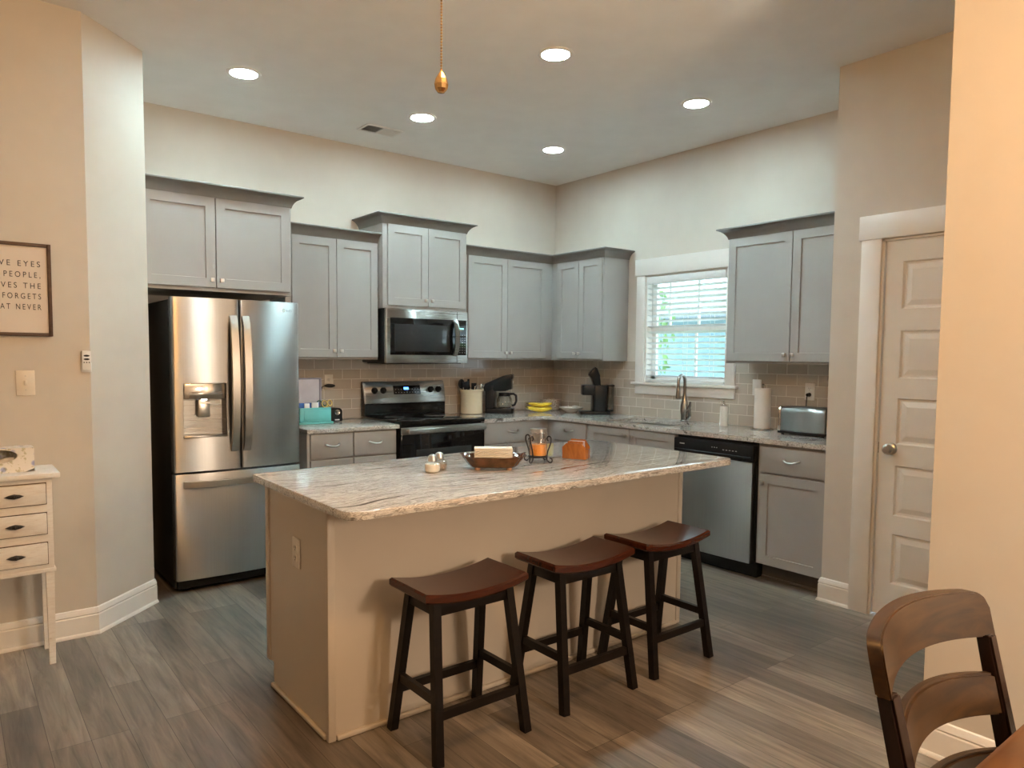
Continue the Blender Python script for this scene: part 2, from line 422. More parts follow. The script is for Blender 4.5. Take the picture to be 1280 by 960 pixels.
# pantry block: return wall and the wall with the door opening
dy0, dy1, dz = -4.165, -3.392, 2.062
b = MB(); b.box(PX, T, PY-T, PY, 0, H); b.box(PX, PX+T, dy1, PY-T, 0, H); b.box(PX, PX+T, dy0, dy1, dz, H); b.box(PX, PX+T, -5.2, dy0, 0, H)
struct('wall_pantry', b, M['wall'], smooth=False)
b = MB(); b.box(NEARX, NEARX+T, WY0, NEARY, 0, H); b.box(NEARX+T, .4, -5.2-T, -5.2, 0, H); struct('wall_near', b, M['wall'], smooth=False)
b = MB(); b.prism([(WX0,LY),(LX,LY),(AX,AY),(AX,0),(AX-T,0),(AX-T,AY+.05),(LX-.05,LY+T),(WX0,LY+T)], 0, H); struct('wall_left', b, M['wall'], smooth=False)
b = MB(); b.box(WX0-T, WX0, WY0, LY+T, 0, H); struct('wall_west', b, M['wall'], smooth=False)
b = MB(); b.box(WX0, NEARX, WY0-T, WY0, 0, H); struct('wall_south', b, M['wall'], smooth=False)

# baseboards: tall profile + shoe moulding swept along a path on the room side
BASE = [(0,0),(.020,0),(.020,.006),(.016,.015),(.013,.018),(.013,.098),(.010,.104),(.013,.110),(.010,.122),(.006,.134),(0,.138)]
def sweep_wall(mb, path, prof, side=1):
    n = len(path); P = [Vector((*p,0)) for p in path]; rows = []
    for i in range(n):
        d0 = (P[i]-P[i-1]).normalized() if i else None; d1 = (P[i+1]-P[i]).normalized() if i < n-1 else None
        def nr(d): return Vector((d.y,-d.x,0))*side
        if d0 is None: m = nr(d1); k = 1
        elif d1 is None: m = nr(d0); k = 1
        else:
            m = (nr(d0)+nr(d1)).normalized(); k = 1/max(.2, m.dot(nr(d0)))
        rows.append([P[i]+m*(o*k)+Vector((0,0,z)) for o,z in prof])
    q = len(prof); V = [v for rw in rows for v in rw]; F = []
    for i in range(n-1):
        for j in range(q): F.append((i*q+j, i*q+(j+1)%q, (i+1)*q+(j+1)%q, (i+1)*q+j))
    F.append(tuple(range(q))); F.append(tuple((n-1)*q+j for j in range(q)))
    mb.add(V, F); return mb
b = MB(); sweep_wall(b, [(WX0,LY),(LX,LY),(AX,AY),(AX,AY+.02)], BASE); struct('baseboard_left', b, M['white'], ang=25)
bb = MB(); sweep_wall(bb, [(PX+.03,PY),(PX,PY),(PX,-3.288)], BASE, 1); struct('baseboard_pantry', bb, M['white'], ang=25)
bb = MB(); sweep_wall(bb, [(NEARX+T,NEARY),(NEARX,NEARY),(NEARX,WY0)], BASE, 1); struct('baseboard_near', bb, M['white'], ang=25)

# pantry door
cy0, cy1 = -3.391, -3.284
door = thing('door_1', 'white five-panel pantry door with wide flat casing', 'door', (PX, -3.78, 0)); door['kind'] = 'structure'
b = MB(); b.box(PX-.02, PX, cy0, cy1, 0, 2.066, .002); b.box(PX-.02, PX, dy0-.107, dy0, 0, 2.066, .002); b.box(PX-.024, PX, dy0-.125, -3.270, 2.066, 2.196, .002)
b.box(PX-.004, PX+T, cy0-.012, cy0, 0, dz); b.box(PX-.004, PX+T, dy0, dy0+.012, 0, dz); b.box(PX-.004, PX+T, dy0, cy0, dz-.010, dz)
part('door_casing', b, M['white'], door)
# leaf with five moulded panels; built facing -x in a local frame (x right = -y world)
Md = Matrix.Translation((PX+.012, cy0-.016, .012)) @ rotz(-PI/2)
lw, lh = (cy0-.016)-(dy0+.016), 2.04
b = MB(Md)
zz = [(.183,.458),(.558,.833),(.947,1.197),(1.304,1.560),(1.674,1.927)]
px0, px1 = .088, lw-.088
xs = [0, px0, px1, lw]; zs = [0]+[q for z in zz for q in z]+[lh]
for i in range(3):
    for j in range(len(zs)-1):
        if i == 1 and j % 2 == 1:
            a0,a1,c0,c1 = xs[1],xs[2],zs[j],zs[j+1]
            def rc(a,y): return [(a0+a,y,c0+a),(a1-a,y,c0+a),(a1-a,y,c1-a),(a0+a,y,c1-a)]
            V = rc(0,0)+rc(.008,.012)+rc(.018,.013)+rc(.046,.003); F = []
            for q in range(3):
                for e in range(4): F.append((q*4+e,q*4+(e+1)%4,q*4+4+(e+1)%4,q*4+4+e))
            F.append((12,13,14,15)); b.add(V,F)
        else: b.add([(xs[i],0,zs[j]),(xs[i+1],0,zs[j]),(xs[i+1],0,zs[j+1]),(xs[i],0,zs[j+1])],[(0,1,2,3)])
b.add([(0,0,0),(lw,0,0),(lw,.035,0),(0,.035,0),(0,0,lh),(lw,0,lh),(lw,.035,lh),(0,.035,lh)],[(0,1,2,3),(4,5,6,7),(0,3,7,4),(1,2,6,5),(2,3,7,6)])
bmesh.ops.remove_doubles(b.bm, verts=list(b.bm.verts), dist=.0002)
leaf = part('door_leaf', b, M['white'], door, smooth=False)
RX = Matrix.Rotation(PI/2, 4, 'X')     # lathe axis -> -y
b = MB(Md); b.lathe([(.0,.062),(.018,.061),(.027,.052),(.029,.042),(.026,.032),(.014,.024),(.012,.012),(.026,.008),(.032,.003),(.033,0)], (.064,0,.922), 24, RX)
part('door_knob', b, M['nickel'], leaf, 'satin nickel round knob')
b = MB(Md); b.box(-.012,.0,.0,.02,.893,.952,.001); part('latch_plate', b, M['dnickel'], leaf)

# ------------------------------------------------------------------ window, blind, view outside
win = thing('window_1', 'white cased kitchen window over the sink', 'window', (0,-1.555,1.2)); win['kind'] = 'structure'
b = MB()
b.box(-.019,0,-1.152,-1.062,1.205,2.102,.002); b.box(-.019,0,-2.045,-1.957,1.205,2.102,.002); b.box(-.024,0,-2.062,-1.044,2.102,2.240,.002)
b.box(0,T,wy1-.012,wy1,wz0,wz1); b.box(0,T,wy0,wy0+.012,wz0,wz1); b.box(0,T,wy0,wy1,wz1-.012,wz1)
part('window_casing', b, M['white'], win)
b = MB(); b.box(-.045,T,-2.075,-1.035,1.187,1.207,.003); part('window_sill', b, M['white'], win)
b = MB(); b.box(-.018,0,-2.045,-1.062,1.108,1.187,.002); part('window_apron', b, M['white'], win)
b = MB(); x0,x1 = .075,.10; fy0, fy1 = wy0+.012, wy1-.012
for y in (fy0, fy1-.045): b.box(x0,x1,y,y+.045,wz0,wz1-.012,.002)
for z in (wz0, wz1-.062): b.box(x0,x1,fy0,fy1,z,z+.05,.002)
b.box(x0-.012,x1,fy0,fy1,1.615,1.665,.002)
b.box(x0+.004,x1-.004,-1.640,-1.622,1.665,wz1-.05); b.box(x0+.004,x1-.004,-1.620,-1.602,wz0+.04,1.62); b.box(x0+.004,x1-.004,-1.352,-1.336,1.665,wz1-.05)
sash = part('window_sash', b, M['white'], win)
b = MB(); b.box(.086,.089,fy0+.03,fy1-.03,wz0+.03,wz1-.04); part('window_glass', b, M['pane'], win)
bl = thing('window_blind', 'white horizontal slat blind hanging lowered inside the kitchen window', 'blind', (.03,-1.555,1.21))
b = MB(); b.box(-.012,.052,fy0+.004,fy1-.004,2.028,2.088,.003); part('headrail', b, M['blind'], bl)
b = MB()
for k in range(17):
    z = 1.262+k*.0455; tl = math.radians(16)
    Rm = Matrix.Translation((.02,0,z)) @ Matrix.Rotation(tl,4,'Y')
    b.box(-.024,.024,fy0+.006,fy1-.006,-.0014,.0014,R=Rm)
part('slats', b, M['blind'], bl)
b = MB(); b.box(-.006,.046,fy0+.006,fy1-.006,1.213,1.236,.003); part('bottom_rail', b, M['blind'], bl)
b = MB()
for y in (-1.30,-1.555,-1.81):
    b.tube([(-.007,y,2.03),(-.007,y,1.236)],.0011,5); b.tube([(.047,y,2.03),(.047,y,1.236)],.0011,5)
part('ladder_cords', b, M['cord'], bl)
b = MB(); b.tube([(-.014,-1.235,2.03),(-.016,-1.24,1.68)],.004,8); part('tilt_wand', b, M['bristle'], bl)

b = MB(); b.box(.8,30,-18,22,-.6,-.5); struct('ground', b, M['lawn'], smooth=False, label='lawn outside beyond the window')
hs = thing('neighbor_house', 'pale blue sided house seen through the window blind', 'house', (9,3.5,-.5))
b = MB()
for k in range(18): b.prism([(7.0,-.5+k*.15),(7.03,-.5+k*.15),(7.012,-.35+k*.15),(7.0,-.35+k*.15)],-3,8,'y', R=None)
b.box(7.03,13,-3,8,-.5,2.2); part('siding_wall', b, M['siding'], hs, smooth=False)
b = MB(); b.prism([(6.7,2.18),(10.0,3.0),(13.3,2.18),(13.3,2.28),(10.0,3.1),(6.7,2.28)],-3.3,8.3,'y'); part('house_roof', b, M['shingle'], hs, smooth=False)
tr = thing('yard_tree', 'leafy green tree beside the house beyond the window', 'tree', (4.8,3.6,-.5))
b = MB(); b.tube([(4.8,3.6,-.5),(4.83,3.62,.8),(4.78,3.58,1.6)],[.09,.07,.05],10); part('tree_trunk', b, M['bark'], tr)
b = MB()
for k in range(520):
    a = random.random()*2*PI; cz = random.uniform(-1,1); q = random.random()**.4
    c = Vector((4.8+1.0*q*math.cos(a)*math.sqrt(1-cz*cz), 3.6+1.0*q*math.sin(a)*math.sqrt(1-cz*cz), 1.75+1.3*q*cz))
    Rm = Euler((random.random()*6,random.random()*6,random.random()*6)).to_matrix(); s_ = random.uniform(.07,.13)
    b.add([c+Rm@Vector(v)*s_ for v in ((-1,0,0),(0,-.45,.05),(1,0,0),(0,.45,.05))],[(0,1,2,3)])
part('tree_foliage', b, M['leaf'], tr, smooth=False)

# ------------------------------------------------------------------ backsplash tile
b = MB(); b.box(-2.80,-.008,-.008,0,.915,1.383); struct('trim_1', b, M['tile'], label='beige subway tile backsplash on the back wall', smooth=False)
b = MB(); b.box(-.008,0,PY,-2.048,.915,1.383); b.box(-.008,0,-1.059,0,.915,1.383); b.box(-.008,0,-2.048,-1.059,.915,1.106)
struct('trim_2', b, M['tile'], label='beige subway tile backsplash under the window', smooth=False)

# ------------------------------------------------------------------ cabinets
def knob(Mx, x, z, y, parent):
    k = MB(Mx); k.cyl(.005,0,.016,(x,y,z),10,RX); k.box(x-.0125,x+.0125,y-.028,y-.014,z-.0125,z+.0125,.0035)
    return part('knob', k, M['nickel'], parent)
def pull(Mx, x, z, y, parent, w=.052):
    k = MB(Mx); pts = []
    for i in range(13):
        s_ = -1+2*i/12; pts.append((x+s_*w, y-.027*(1-s_**4)-.001, z+.006-.014*(1-s_*s_)))
    k.tube(pts, [(.0045+.002*abs(-1+2*i/12),.006) for i in range(13)], 8)
    return part('handle', k, M['nickel'], parent)
CROWN = [(0,0),(.005,0),(.007,.008),(.011,.018),(.018,.030),(.029,.043),(.043,.054),(.058,.061),(.066,.063),(.066,.070),(.060,.074),(0,.076)]
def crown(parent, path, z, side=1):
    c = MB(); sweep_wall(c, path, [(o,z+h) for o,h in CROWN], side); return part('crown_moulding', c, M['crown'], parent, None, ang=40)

def upper(label, loc, a, w, d, z0, z1, doors, dz0, dz1, ktop=False, x_off=0):
    t = thing('wall_cabinet', label, 'cabinet', loc, a); Mx = at(loc, a)
    c = MB(Mx); c.box(x_off,w,-d,0,z0,z1+.002,.001); c.box(x_off+.02,w-.02,-d-.0005,-d+.01,z0-.0,z0+.012)
    part('cabinet_body', c, M['cab'], t)
    for (a0,a1,side) in doors:
        q = MB(Mx); q.shaker(a0,a1,dz0,dz1,-d-.001,-d-.020); dr = part('door', q, M['cab'], t)
        knob(Mx, (a1-.026) if side=='r' else (a0+.026), dz0+.045, -d-.020, dr)
    return t
# back wall
fc = upper('wide grey cabinet above the refrigerator', (-3.790,-.001,0), 0, .922, .588, 1.803, 2.376, [(.012,.434,'r'),(.439,.906,'l')], 1.825, 2.372)
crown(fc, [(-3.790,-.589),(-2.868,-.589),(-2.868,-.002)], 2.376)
c2 = upper('tall grey two-door cabinet between refrigerator and microwave', (-2.80,-.001,0), 0, .720, .302, 1.383, 2.258, [(.042,.376,'r'),(.380,.712,'l')], 1.400, 2.256)
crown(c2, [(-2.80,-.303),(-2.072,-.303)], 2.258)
cm = upper('raised grey two-door cabinet above the microwave', (-2.078,-.001,0), 0, .764, .380, 1.775, 2.404, [(.036,.388,'r'),(.392,.745,'l')], 1.797, 2.402)
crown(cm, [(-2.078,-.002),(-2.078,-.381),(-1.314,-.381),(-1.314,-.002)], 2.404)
c3 = upper('grey two-door cabinet right of the microwave, filling the corner', (-1.312,-.001,0), 0, 1.310, .301, 1.383, 2.253, [(.063,.475,'r'),(.479,.922,'l')], 1.400, 2.250)
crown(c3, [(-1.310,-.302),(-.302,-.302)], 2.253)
# right wall (local x runs toward the camera)
c4 = upper('grey two-door cabinet on the window wall, left of the window', (-.001,-.3025,0), -PI/2, .652, .301, 1.383, 2.253, [(.088,.362,'r'),(.366,.642,'l')], 1.400, 2.250)
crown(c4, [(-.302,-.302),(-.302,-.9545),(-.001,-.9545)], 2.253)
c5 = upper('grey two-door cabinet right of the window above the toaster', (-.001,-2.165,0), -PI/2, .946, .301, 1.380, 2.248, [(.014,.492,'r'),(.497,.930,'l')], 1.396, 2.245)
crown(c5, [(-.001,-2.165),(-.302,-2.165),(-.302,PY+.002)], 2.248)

FD = .622   # base frame face depth
def base(name, label, loc, a, w, fronts, d=FD, x_off=0, kick=.075, knobtop=True):
    t = thing(name, label, 'cabinet', loc, a); Mx = at(loc, a)
    c = MB(Mx)
    if name == 'sink_cabinet':
        c.box(0,.018,-d,-.01,.108,.883); c.box(w-.018,w,-d,-.01,.108,.883); c.box(.018,w-.018,-d,-.01,.108,.126); c.box(.018,w-.018,-.028,-.01,.126,.883)
        c.box(.018,.05,-d,-d+.018,.126,.883); c.box(w-.05,w-.018,-d,-d+.018,.126,.883); c.box(.05,w-.05,-d,-d+.018,.845,.883); c.box(w/2-.02,w/2+.02,-d,-d+.018,.126,.845)
    else: c.box(x_off,w,-d,-.01,.108,.883,.001)
    part('cabinet_body', c, M['cab'], t)
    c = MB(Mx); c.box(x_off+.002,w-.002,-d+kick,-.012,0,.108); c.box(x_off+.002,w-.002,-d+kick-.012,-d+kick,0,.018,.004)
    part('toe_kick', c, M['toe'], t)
    for fr in fronts:
        kind,a0,a1,b0,b1 = fr[:5]; q = MB(Mx)
        if kind == 'drawer':
            q.box(a0,a1,-d-.020,-d-.001,b0,b1,.0025); o = part('drawer', q, M['cab'], t); pull(Mx,(a0+a1)/2,(b0+b1)/2+.006,-d-.020,o)
        else:
            q.shaker(a0,a1,b0,b1,-d-.001,-d-.020); o = part('door', q, M['cab'], t)
            knob(Mx,(a1-.028) if fr[5]=='r' else (a0+.028), b1-.052, -d-.020, o)
    return t
base('base_cabinet','grey base cabinet with two drawers between refrigerator and range',(-2.785,0,0),0,.683,
     [('drawer',.020,.332,.708,.876),('drawer',.339,.674,.708,.876),('door',.020,.332,.122,.695,'r'),('door',.339,.674,.122,.695,'l')])
base('base_cabinet','grey base cabinet with wide drawer right of the range',(-1.323,0,0),0,1.321,
     [('drawer',.014,.594,.712,.880),('door',.014,.300,.122,.698,'r'),('door',.306,.594,.122,.698,'l')])
base('base_cabinet','narrow grey drawer base cabinet beside the inner corner',(0,-.6225,0),-PI/2,.4965,
     [('drawer',.096,.482,.722,.876),('door',.096,.482,.122,.708,'r')])
base('sink_cabinet','grey two-door sink cabinet under the window',(0,-1.1195,0),-PI/2,.892,
     [('door',.024,.450,.122,.874,'r'),('door',.455,.880,.122,.874,'l')])
base('base_cabinet','grey base cabinet with drawer over door beside the pantry wall',(0,-2.652,0),-PI/2,.462,
     [('drawer',.022,.452,.702,.862),('door',.022,.452,.114,.688,'l')])

# countertops
def counter(name, label, polys_mat, mb, m, edge=.004):
    return tag(mb.build(name, m), label, 'countertop')
b = MB(); b.prism([(-2.795,-.655),(-2.090,-.655),(-2.090,-.0085),(-2.795,-.0085)],.8835,.914,b=.004)
counter('countertop','short streaked granite countertop between refrigerator and range',None,b,M['granite2'])
# L-shaped top with a sink cutout: ring of quads around the hole
b = MB()
n_ = 8; cut = rrect(-.545,-.155,-1.855,-1.225,.07,n_)
out = [(-1.322,-.655)]
for k in range(7):
    a = .5*PI*k/6; out.append((-.735+.08*math.sin(a), -.735+.08*math.cos(a)))
out += [(-.655,PY+.002),(-.0085,PY+.002),(-.0085,-.0085),(-1.322,-.0085)]
t_ = bmesh.new()
vo = [t_.verts.new((x,y,.914)) for x,y in out]; vi = [t_.verts.new((x,y,.914)) for x,y in cut]
ee = [t_.edges.new((vo[i],vo[(i+1)%len(vo)])) for i in range(len(vo))]+[t_.edges.new((vi[i],vi[(i+1)%len(vi)])) for i in range(len(vi))]
bmesh.ops.triangle_fill(t_, use_beauty=True, edges=ee)
bmesh.ops.recalc_face_normals(t_, faces=list(t_.faces))
if t_.faces[:][0].normal.z < 0: bmesh.ops.reverse_faces(t_, faces=list(t_.faces))
r_ = bmesh.ops.extrude_face_region(t_, geom=list(t_.faces))
bmesh.ops.translate(t_, vec=(0,0,-.0305), verts=[v for v in r_['geom'] if isinstance(v,bmesh.types.BMVert)])
b.merge(t_)
counter('countertop','long L-shaped granite countertop running from range past the sink',None,b,M['granite2'])
# sink
sk = thing('kitchen_sink','undermount stainless sink bowl set in the counter below the window','sink',(-.35,-1.54,.70))
b = MB(); o_ = rrect(-.555,-.145,-1.865,-1.215,.08,6); i_ = rrect(-.540,-.160,-1.850,-1.230,.07,6); lo = rrect(-.525,-.175,-1.835,-1.245,.06,6)
m_ = len(o_); V = [(x,y,.883) for x,y in o_]+[(x,y,.883) for x,y in i_]+[(x,y,.70) for x,y in lo]+[(x,y,.69) for x,y in o_]
F = []
for q in range(2):
    for i in range(m_): F.append((q*m_+i,q*m_+(i+1)%m_,(q+1)*m_+(i+1)%m_,(q+1)*m_+i))
F.append(tuple(2*m_+i for i in range(m_)))
for i in range(m_): F.append((i,(i+1)%m_,3*m_+(i+1)%m_,3*m_+i))
b.add(V,F); part('bowl', b, M['steelh'], sk)
b = MB(); b.cyl(.04,.701,.704,(-.35,-1.54,0),20); part('drain', b, M['drain'], sk)
# faucet
fx, fy = -.10, -1.655
fa = thing('faucet','tall brushed nickel pull-down faucet behind the sink','faucet',(fx,fy,.914))
b = MB(); b.lathe([(.030,.914),(.030,.922),(.026,.928),(.027,.96),(.032,1.00),(.030,1.04),(.022,1.08),(.016,1.11),(.014,1.13)],(fx,fy,0),24); part('faucet_body', b, M['dnickel'], fa)
b = MB(); pts = [(fx,fy,1.12),(fx,fy,1.20)]
for k in range(13):
    a = PI*k/12; pts.append((fx-.055+.055*math.cos(a), fy-.012*(1-math.cos(a)), 1.225+.055*math.sin(a)))
pts += [(fx-.11,fy-.024,1.20),(fx-.11,fy-.024,1.18)]
b.tube(pts,.0125,14); part('spout', b, M['dnickel'], fa)
b = MB(); b.lathe([(.013,1.185),(.016,1.175),(.018,1.13),(.019,1.10),(.015,1.095)],(fx-.11,fy-.024,0),18); part('spray_head', b, M['dnickel'], fa)
b = MB(); b.tube([(fx,fy-.02,1.00),(fx-.005,fy-.045,1.015),(fx-.012,fy-.062,1.045),(fx-.018,fy-.070,1.075)],[.013,.013,.011,.007],12); b.tube([(fx-.004,fy-.05,1.02),(fx-.004,fy-.055,.96),(fx,fy-.028,.925)],[.012,.013,.010],12); part('lever', b, M['dnickel'], fa)

# ------------------------------------------------------------------ refrigerator
fr = thing('refrigerator','stainless french-door refrigerator with water dispenser','refrigerator',(-3.294,-.45,0))
b = MB(); b.box(-3.668,-2.920,-.765,-.07,.03,1.722,.004); b.box(-3.655,-2.935,-.70,-.1,1.722,1.735,.003)
part('case', b, M['blackm'], fr, 'black side casing')
b = MB(); b.box(-3.655,-2.935,-.795,-.70,.028,.085,.004); part('kick_plate', b, M['black'], fr)
for fx_ in (-3.60,-2.99):
    for fy2 in (-.70,-.15): b = MB(); b.cyl(.03,0,.032,(fx_,fy2,0),16); part('foot', b, M['black'], fr)
def curved_door(x0, x1, z0, z1, hole=None):
    """front bows gently outward across the whole appliance width"""
    q = MB(); n = 14; pf = []
    def fy_(x):
        s_ = (x+3.2945)/.3775; y = -.850+.022*s_*s_
        e = min(x-x0, x1-x); 
        if e < .012: y += .012*(1-math.sqrt(max(0,1-(1-e/.012)**2)))
        return y
    xs = [x0+.012*k/5 for k in range(5)]+[x0+.012+(x1-x0-.024)*k/n for k in range(n+1)]+[x1-.012+.012*k/5 for k in range(1,6)]
    if hole:
        xs = sorted(set([x for x in xs if not (abs(x-hole[0])<.01 or abs(x-hole[1])<.01)]+[hole[0],hole[1]]))
        zs_ = [z0,hole[2],hole[3],z1]
        V = []; F = []
        for z in zs_:
            for x in xs: V.append((x,fy_(x),z))
        nx = len(xs); i0, i1 = xs.index(hole[0]), xs.index(hole[1])
        for j in range(3):
            for i in range(nx-1):
                if j == 1 and i0 <= i < i1: continue
                F.append((j*nx+i,j*nx+i+1,(j+1)*nx+i+1,(j+1)*nx+i))
        k0 = len(V); V += [(x0,-.772,z0),(x1,-.772,z0),(x1,-.772,z1),(x0,-.772,z1)]
        F += [(k0,k0+1,k0+2,k0+3),tuple([k0]+[i for i in range(nx)]+[k0+1]),tuple([k0+3]+[3*nx+i for i in range(nx)]+[k0+2]),(k0,0,nx,2*nx,3*nx,k0+3),(k0+1,nx-1,2*nx-1,3*nx-1,4*nx-1,k0+2)]
        q.add(V,F)
    else:
        q.prism([(x,fy_(x)) for x in xs]+[(x1,-.772),(x0,-.772)], z0, z1, b=.004)
    return q
HOLE = (-3.616,-3.376,.930,1.246)
dl = part('left_door', curved_door(-3.672,-3.2965,.728,1.742,HOLE), M['steel'], fr)
dr = part('right_door', curved_door(-3.2915,-2.917,.728,1.742), M['steel'], fr)
dw = part('freezer_drawer', curved_door(-3.672,-2.917,.086,.716), M['steel'], fr)
x0,x1,z0,z1 = HOLE
b = MB()   # dispenser: upper glossy console and recessed niche
b.box(x0+.002,x1-.002,-.848,-.80,1.152,z1-.002,.004); cons = part('dispenser_console', b, M['chrome'], dl)
b = MB(); V = [(x0,-.838,z0),(x1,-.838,z0),(x1,-.838,1.152),(x0,-.838,1.152),(x0+.012,-.785,z0+.012),(x1-.012,-.785,z0+.012),(x1-.012,-.785,1.150),(x0+.012,-.785,1.150)]
b.add(V,[(0,1,5,4),(1,2,6,5),(3,0,4,7),(4,5,6,7),(2,3,7,6)]); part('dispenser_niche', b, M['steelh'], dl)
b = MB(); b.box(x0+.085,x0+.150,-.826,-.80,1.045,1.148,.004); b.box(x0+.085,x0+.15,-.832,-.80,1.125,1.134); part('dispenser_paddle', b, M['nickel'], dl)
b = MB(); b.box(x0+.10,x0+.13,-.842,-.828,1.1465,1.1515); part('dispenser_lamp', b, M['lamp'], dl)
b = MB(); b.box(x0-.004,x1+.004,-.852,-.79,z0-.004,z0+.010,.003); part('drip_tray', b, M['steelh'], dl)
def fridge_handle(x, par):
    q = MB(); pts = []
    for i in range(17):
        s_ = i/16; z = .84+.80*s_; pts.append((x, -.850-.052*(math.sin(PI*s_)**.45), z))
    q.tube(pts, (.012,.021), 4, up=(0,-1,.0001)); return part('handle', q, M['nickel'], par)
fridge_handle(-3.335, dl); fridge_handle(-3.262, dr)
b = MB(); pts = [(-3.62+.62*i/16, -.845-.05*(math.sin(PI*i/16)**.4)+.004, .655) for i in range(17)]
b.tube(pts, (.009,.017), 4, up=(0,-1,.0001)); part('handle', b, M['nickel'], dw)

def text(body, M_, name, m, parent, width=None, height=.03, align='LEFT', spc=1.0, depth=.0005):
    """lettering as a thin mesh: drawn in x-z facing -y, placed by matrix M_"""
    cu = bpy.data.curves.new('t','FONT'); cu.body = body; cu.space_character = spc; cu.extrude = depth
    ob = bpy.data.objects.new('t',cu); COL.objects.link(ob); bpy.context.view_layer.update()
    me = bpy.data.meshes.new_from_object(ob.evaluated_get(bpy.context.evaluated_depsgraph_get()))
    bpy.data.objects.remove(ob); me.name = name
    xs = [v.co.x for v in me.vertices]; ys = [v.co.y for v in me.vertices]; x0,x1,y0 = min(xs),max(xs),0
    sy = height/.73; sx = (width/(x1-x0)) if width else sy
    for v in me.vertices: v.co = M_ @ Vector(((v.co.x-x0)*sx, -v.co.z, v.co.y*sy))
    me.transform(wm(parent).inverted()); me.materials.append(m)
    o = bpy.data.objects.new(name, me); COL.objects.link(o); o.parent = parent; return o
lg = MB(); lg.lathe([(.0105,0),(.0105,.0015),(.0145,.0015),(.0145,0)],(-3.022,-.8385,1.690),20,RX); lg.box(-3.024,-3.021,-.8405,-.8365,1.685,1.697); lg.box(-3.024,-3.014,-.8405,-.8365,1.684,1.687); part('logo', lg, M['whitep'], dr, 'pale round printed logo')
text('LG', Matrix.Translation((-2.998,-.8385,1.682)), 'logo_letters', M['mark'], dr, .030, .017)

# ------------------------------------------------------------------ range
rg = thing('range','black and stainless electric range between the base cabinets','range',(-1.706,-.33,0))
rx0, rx1 = -2.086, -1.326
b = MB(); b.box(rx0+.004,rx1-.004,-.625,-.03,.03,.905,.003); part('range_body', b, M['black'], rg)
for fx_ in (rx0+.03,rx1-.03):
    for fy2 in (-.58,-.09): b = MB(); b.cyl(.018,0,.032,(fx_,fy2,0),14); part('foot', b, M['black'], rg)
b = MB(); b.box(rx0,rx1,-.668,-.075,.900,.930,.006); part('cooktop', b, M['blackg'], rg, 'black glass cooktop')
ct = rg.children[-1]
b = MB()
for (x,y,rr) in ((-1.90,-.24,.075),(-1.52,-.24,.09),(-1.90,-.50,.105),(-1.52,-.50,.075)):
    b.lathe([(rr-.003,.9301),(rr-.003,.9304),(rr,.9304),(rr,.9301)],(x,y,0),40)
part('burner_rings', b, M['mark'], ct)
b = MB(); b.box(rx0+.004,rx1-.004,-.668,-.628,.245,.893,.004); od = part('oven_door', b, M['blackg'], rg)
b = MB(); b.box(rx0+.002,rx1-.002,-.671,-.660,.835,.888,.002); part('door_trim', b, M['steelh'], od, 'stainless strip')
b = MB(); b.box(rx0+.035,rx1-.018,-.722,-.703,.842,.880,.008,3)
for x in (rx0+.05, rx1-.045): b.box(x-.012,x+.012,-.71,-.668,.85,.872,.003)
part('handle', b, M['steelh'], od)
b = MB(); b.box(rx0+.13,rx1-.13,-.6685,-.6675,.40,.72,.0004); part('oven_window', b, M['ovenwin'], od)
b = MB(); b.box(rx0+.004,rx1-.004,-.665,-.628,.06,.238,.004); part('storage_drawer', b, M['black'], rg)
b = MB(); b.prism([(-.095,.93),(-.095,1.03),(-.055,1.205),(-.03,1.205),(-.03,.93)],rx0+.003,rx1-.003,'x'); part('backguard', b, M['blackg'], rg)
tilt = math.atan2(.045,.178)
Mp = Matrix.Translation((0,-.098,1.028)) @ Matrix.Rotation(-tilt,4,'X')
b = MB(Mp); b.box(rx0,rx1,-.012,.006,0,.180,.005); cp = part('control_panel', b, M['steelh'], rg)
b = MB(Mp); b.box(-1.822,-1.568,-.0135,-.011,.070,.142,.001); part('clock_display', b, M['blackg'], cp)
b = MB(Mp); b.box(-1.725,-1.680,-.0145,-.0135,.108,.128); part('clock_digits', b, M['display'], cp)
b = MB(Mp)
for i in range(9):
    for j in range(2):
        if 3 <= i <= 4 and j: continue
        b.box(-1.805+i*.026,-1.797+i*.026,-.0142,-.0135,.083+j*.026,.087+j*.026)
part('touch_marks', b, M['mark'], cp)
for x in (-1.995,-1.917,-1.470,-1.394):
    b = MB(Mp); b.lathe([(.026,0),(.026,.006),(.023,.010),(.020,.026),(.017,.030),(0,.030)],(x,-.012,.104),24,RX); b.box(x-.004,x+.004,-.050,-.036,.085,.123,.002)
    part('knob', b, M['black'], cp)

# ------------------------------------------------------------------ microwave
mv = thing('microwave','stainless over-range microwave under the raised cabinet','microwave',(-1.696,-.2,1.357))
mx0, mx1 = -2.068, -1.318
b = MB(); b.box(mx0+.006,mx1-.004,-.382,-.012,1.362,1.772,.003); b.box(mx0+.03,mx1-.03,-.36,-.05,1.352,1.362); part('case', b, M['black'], mv, 'black side casing')
b = MB(); b.box(mx0,mx1,-.415,-.383,1.357,1.772,.006); fm = part('front_frame', b, M['steelh'], mv)
b = MB(); b.box(mx0+.034,mx1-.016,-.418,-.410,1.420,1.703,.004); dg = part('door_glass', b, M['blackg'], mv)
b = MB(); b.box(mx0+.070,-1.495,-.4188,-.4175,1.447,1.655,.0004); part('door_window', b, M['ovenwin'], dg)
b = MB(); b.box(-1.4255,-1.4245,-.4184,-.410,1.36,1.768); part('panel_seam', b, M['black'], mv)
b = MB(); pts = [(-1.450, -.420-.040*(math.sin(PI*i/14)**.5), 1.418+.285*i/14) for i in range(15)]
b.tube(pts,(.008,.017),4,up=(0,-1,.0001)); part('handle', b, M['steelh'], mv)
b = MB()
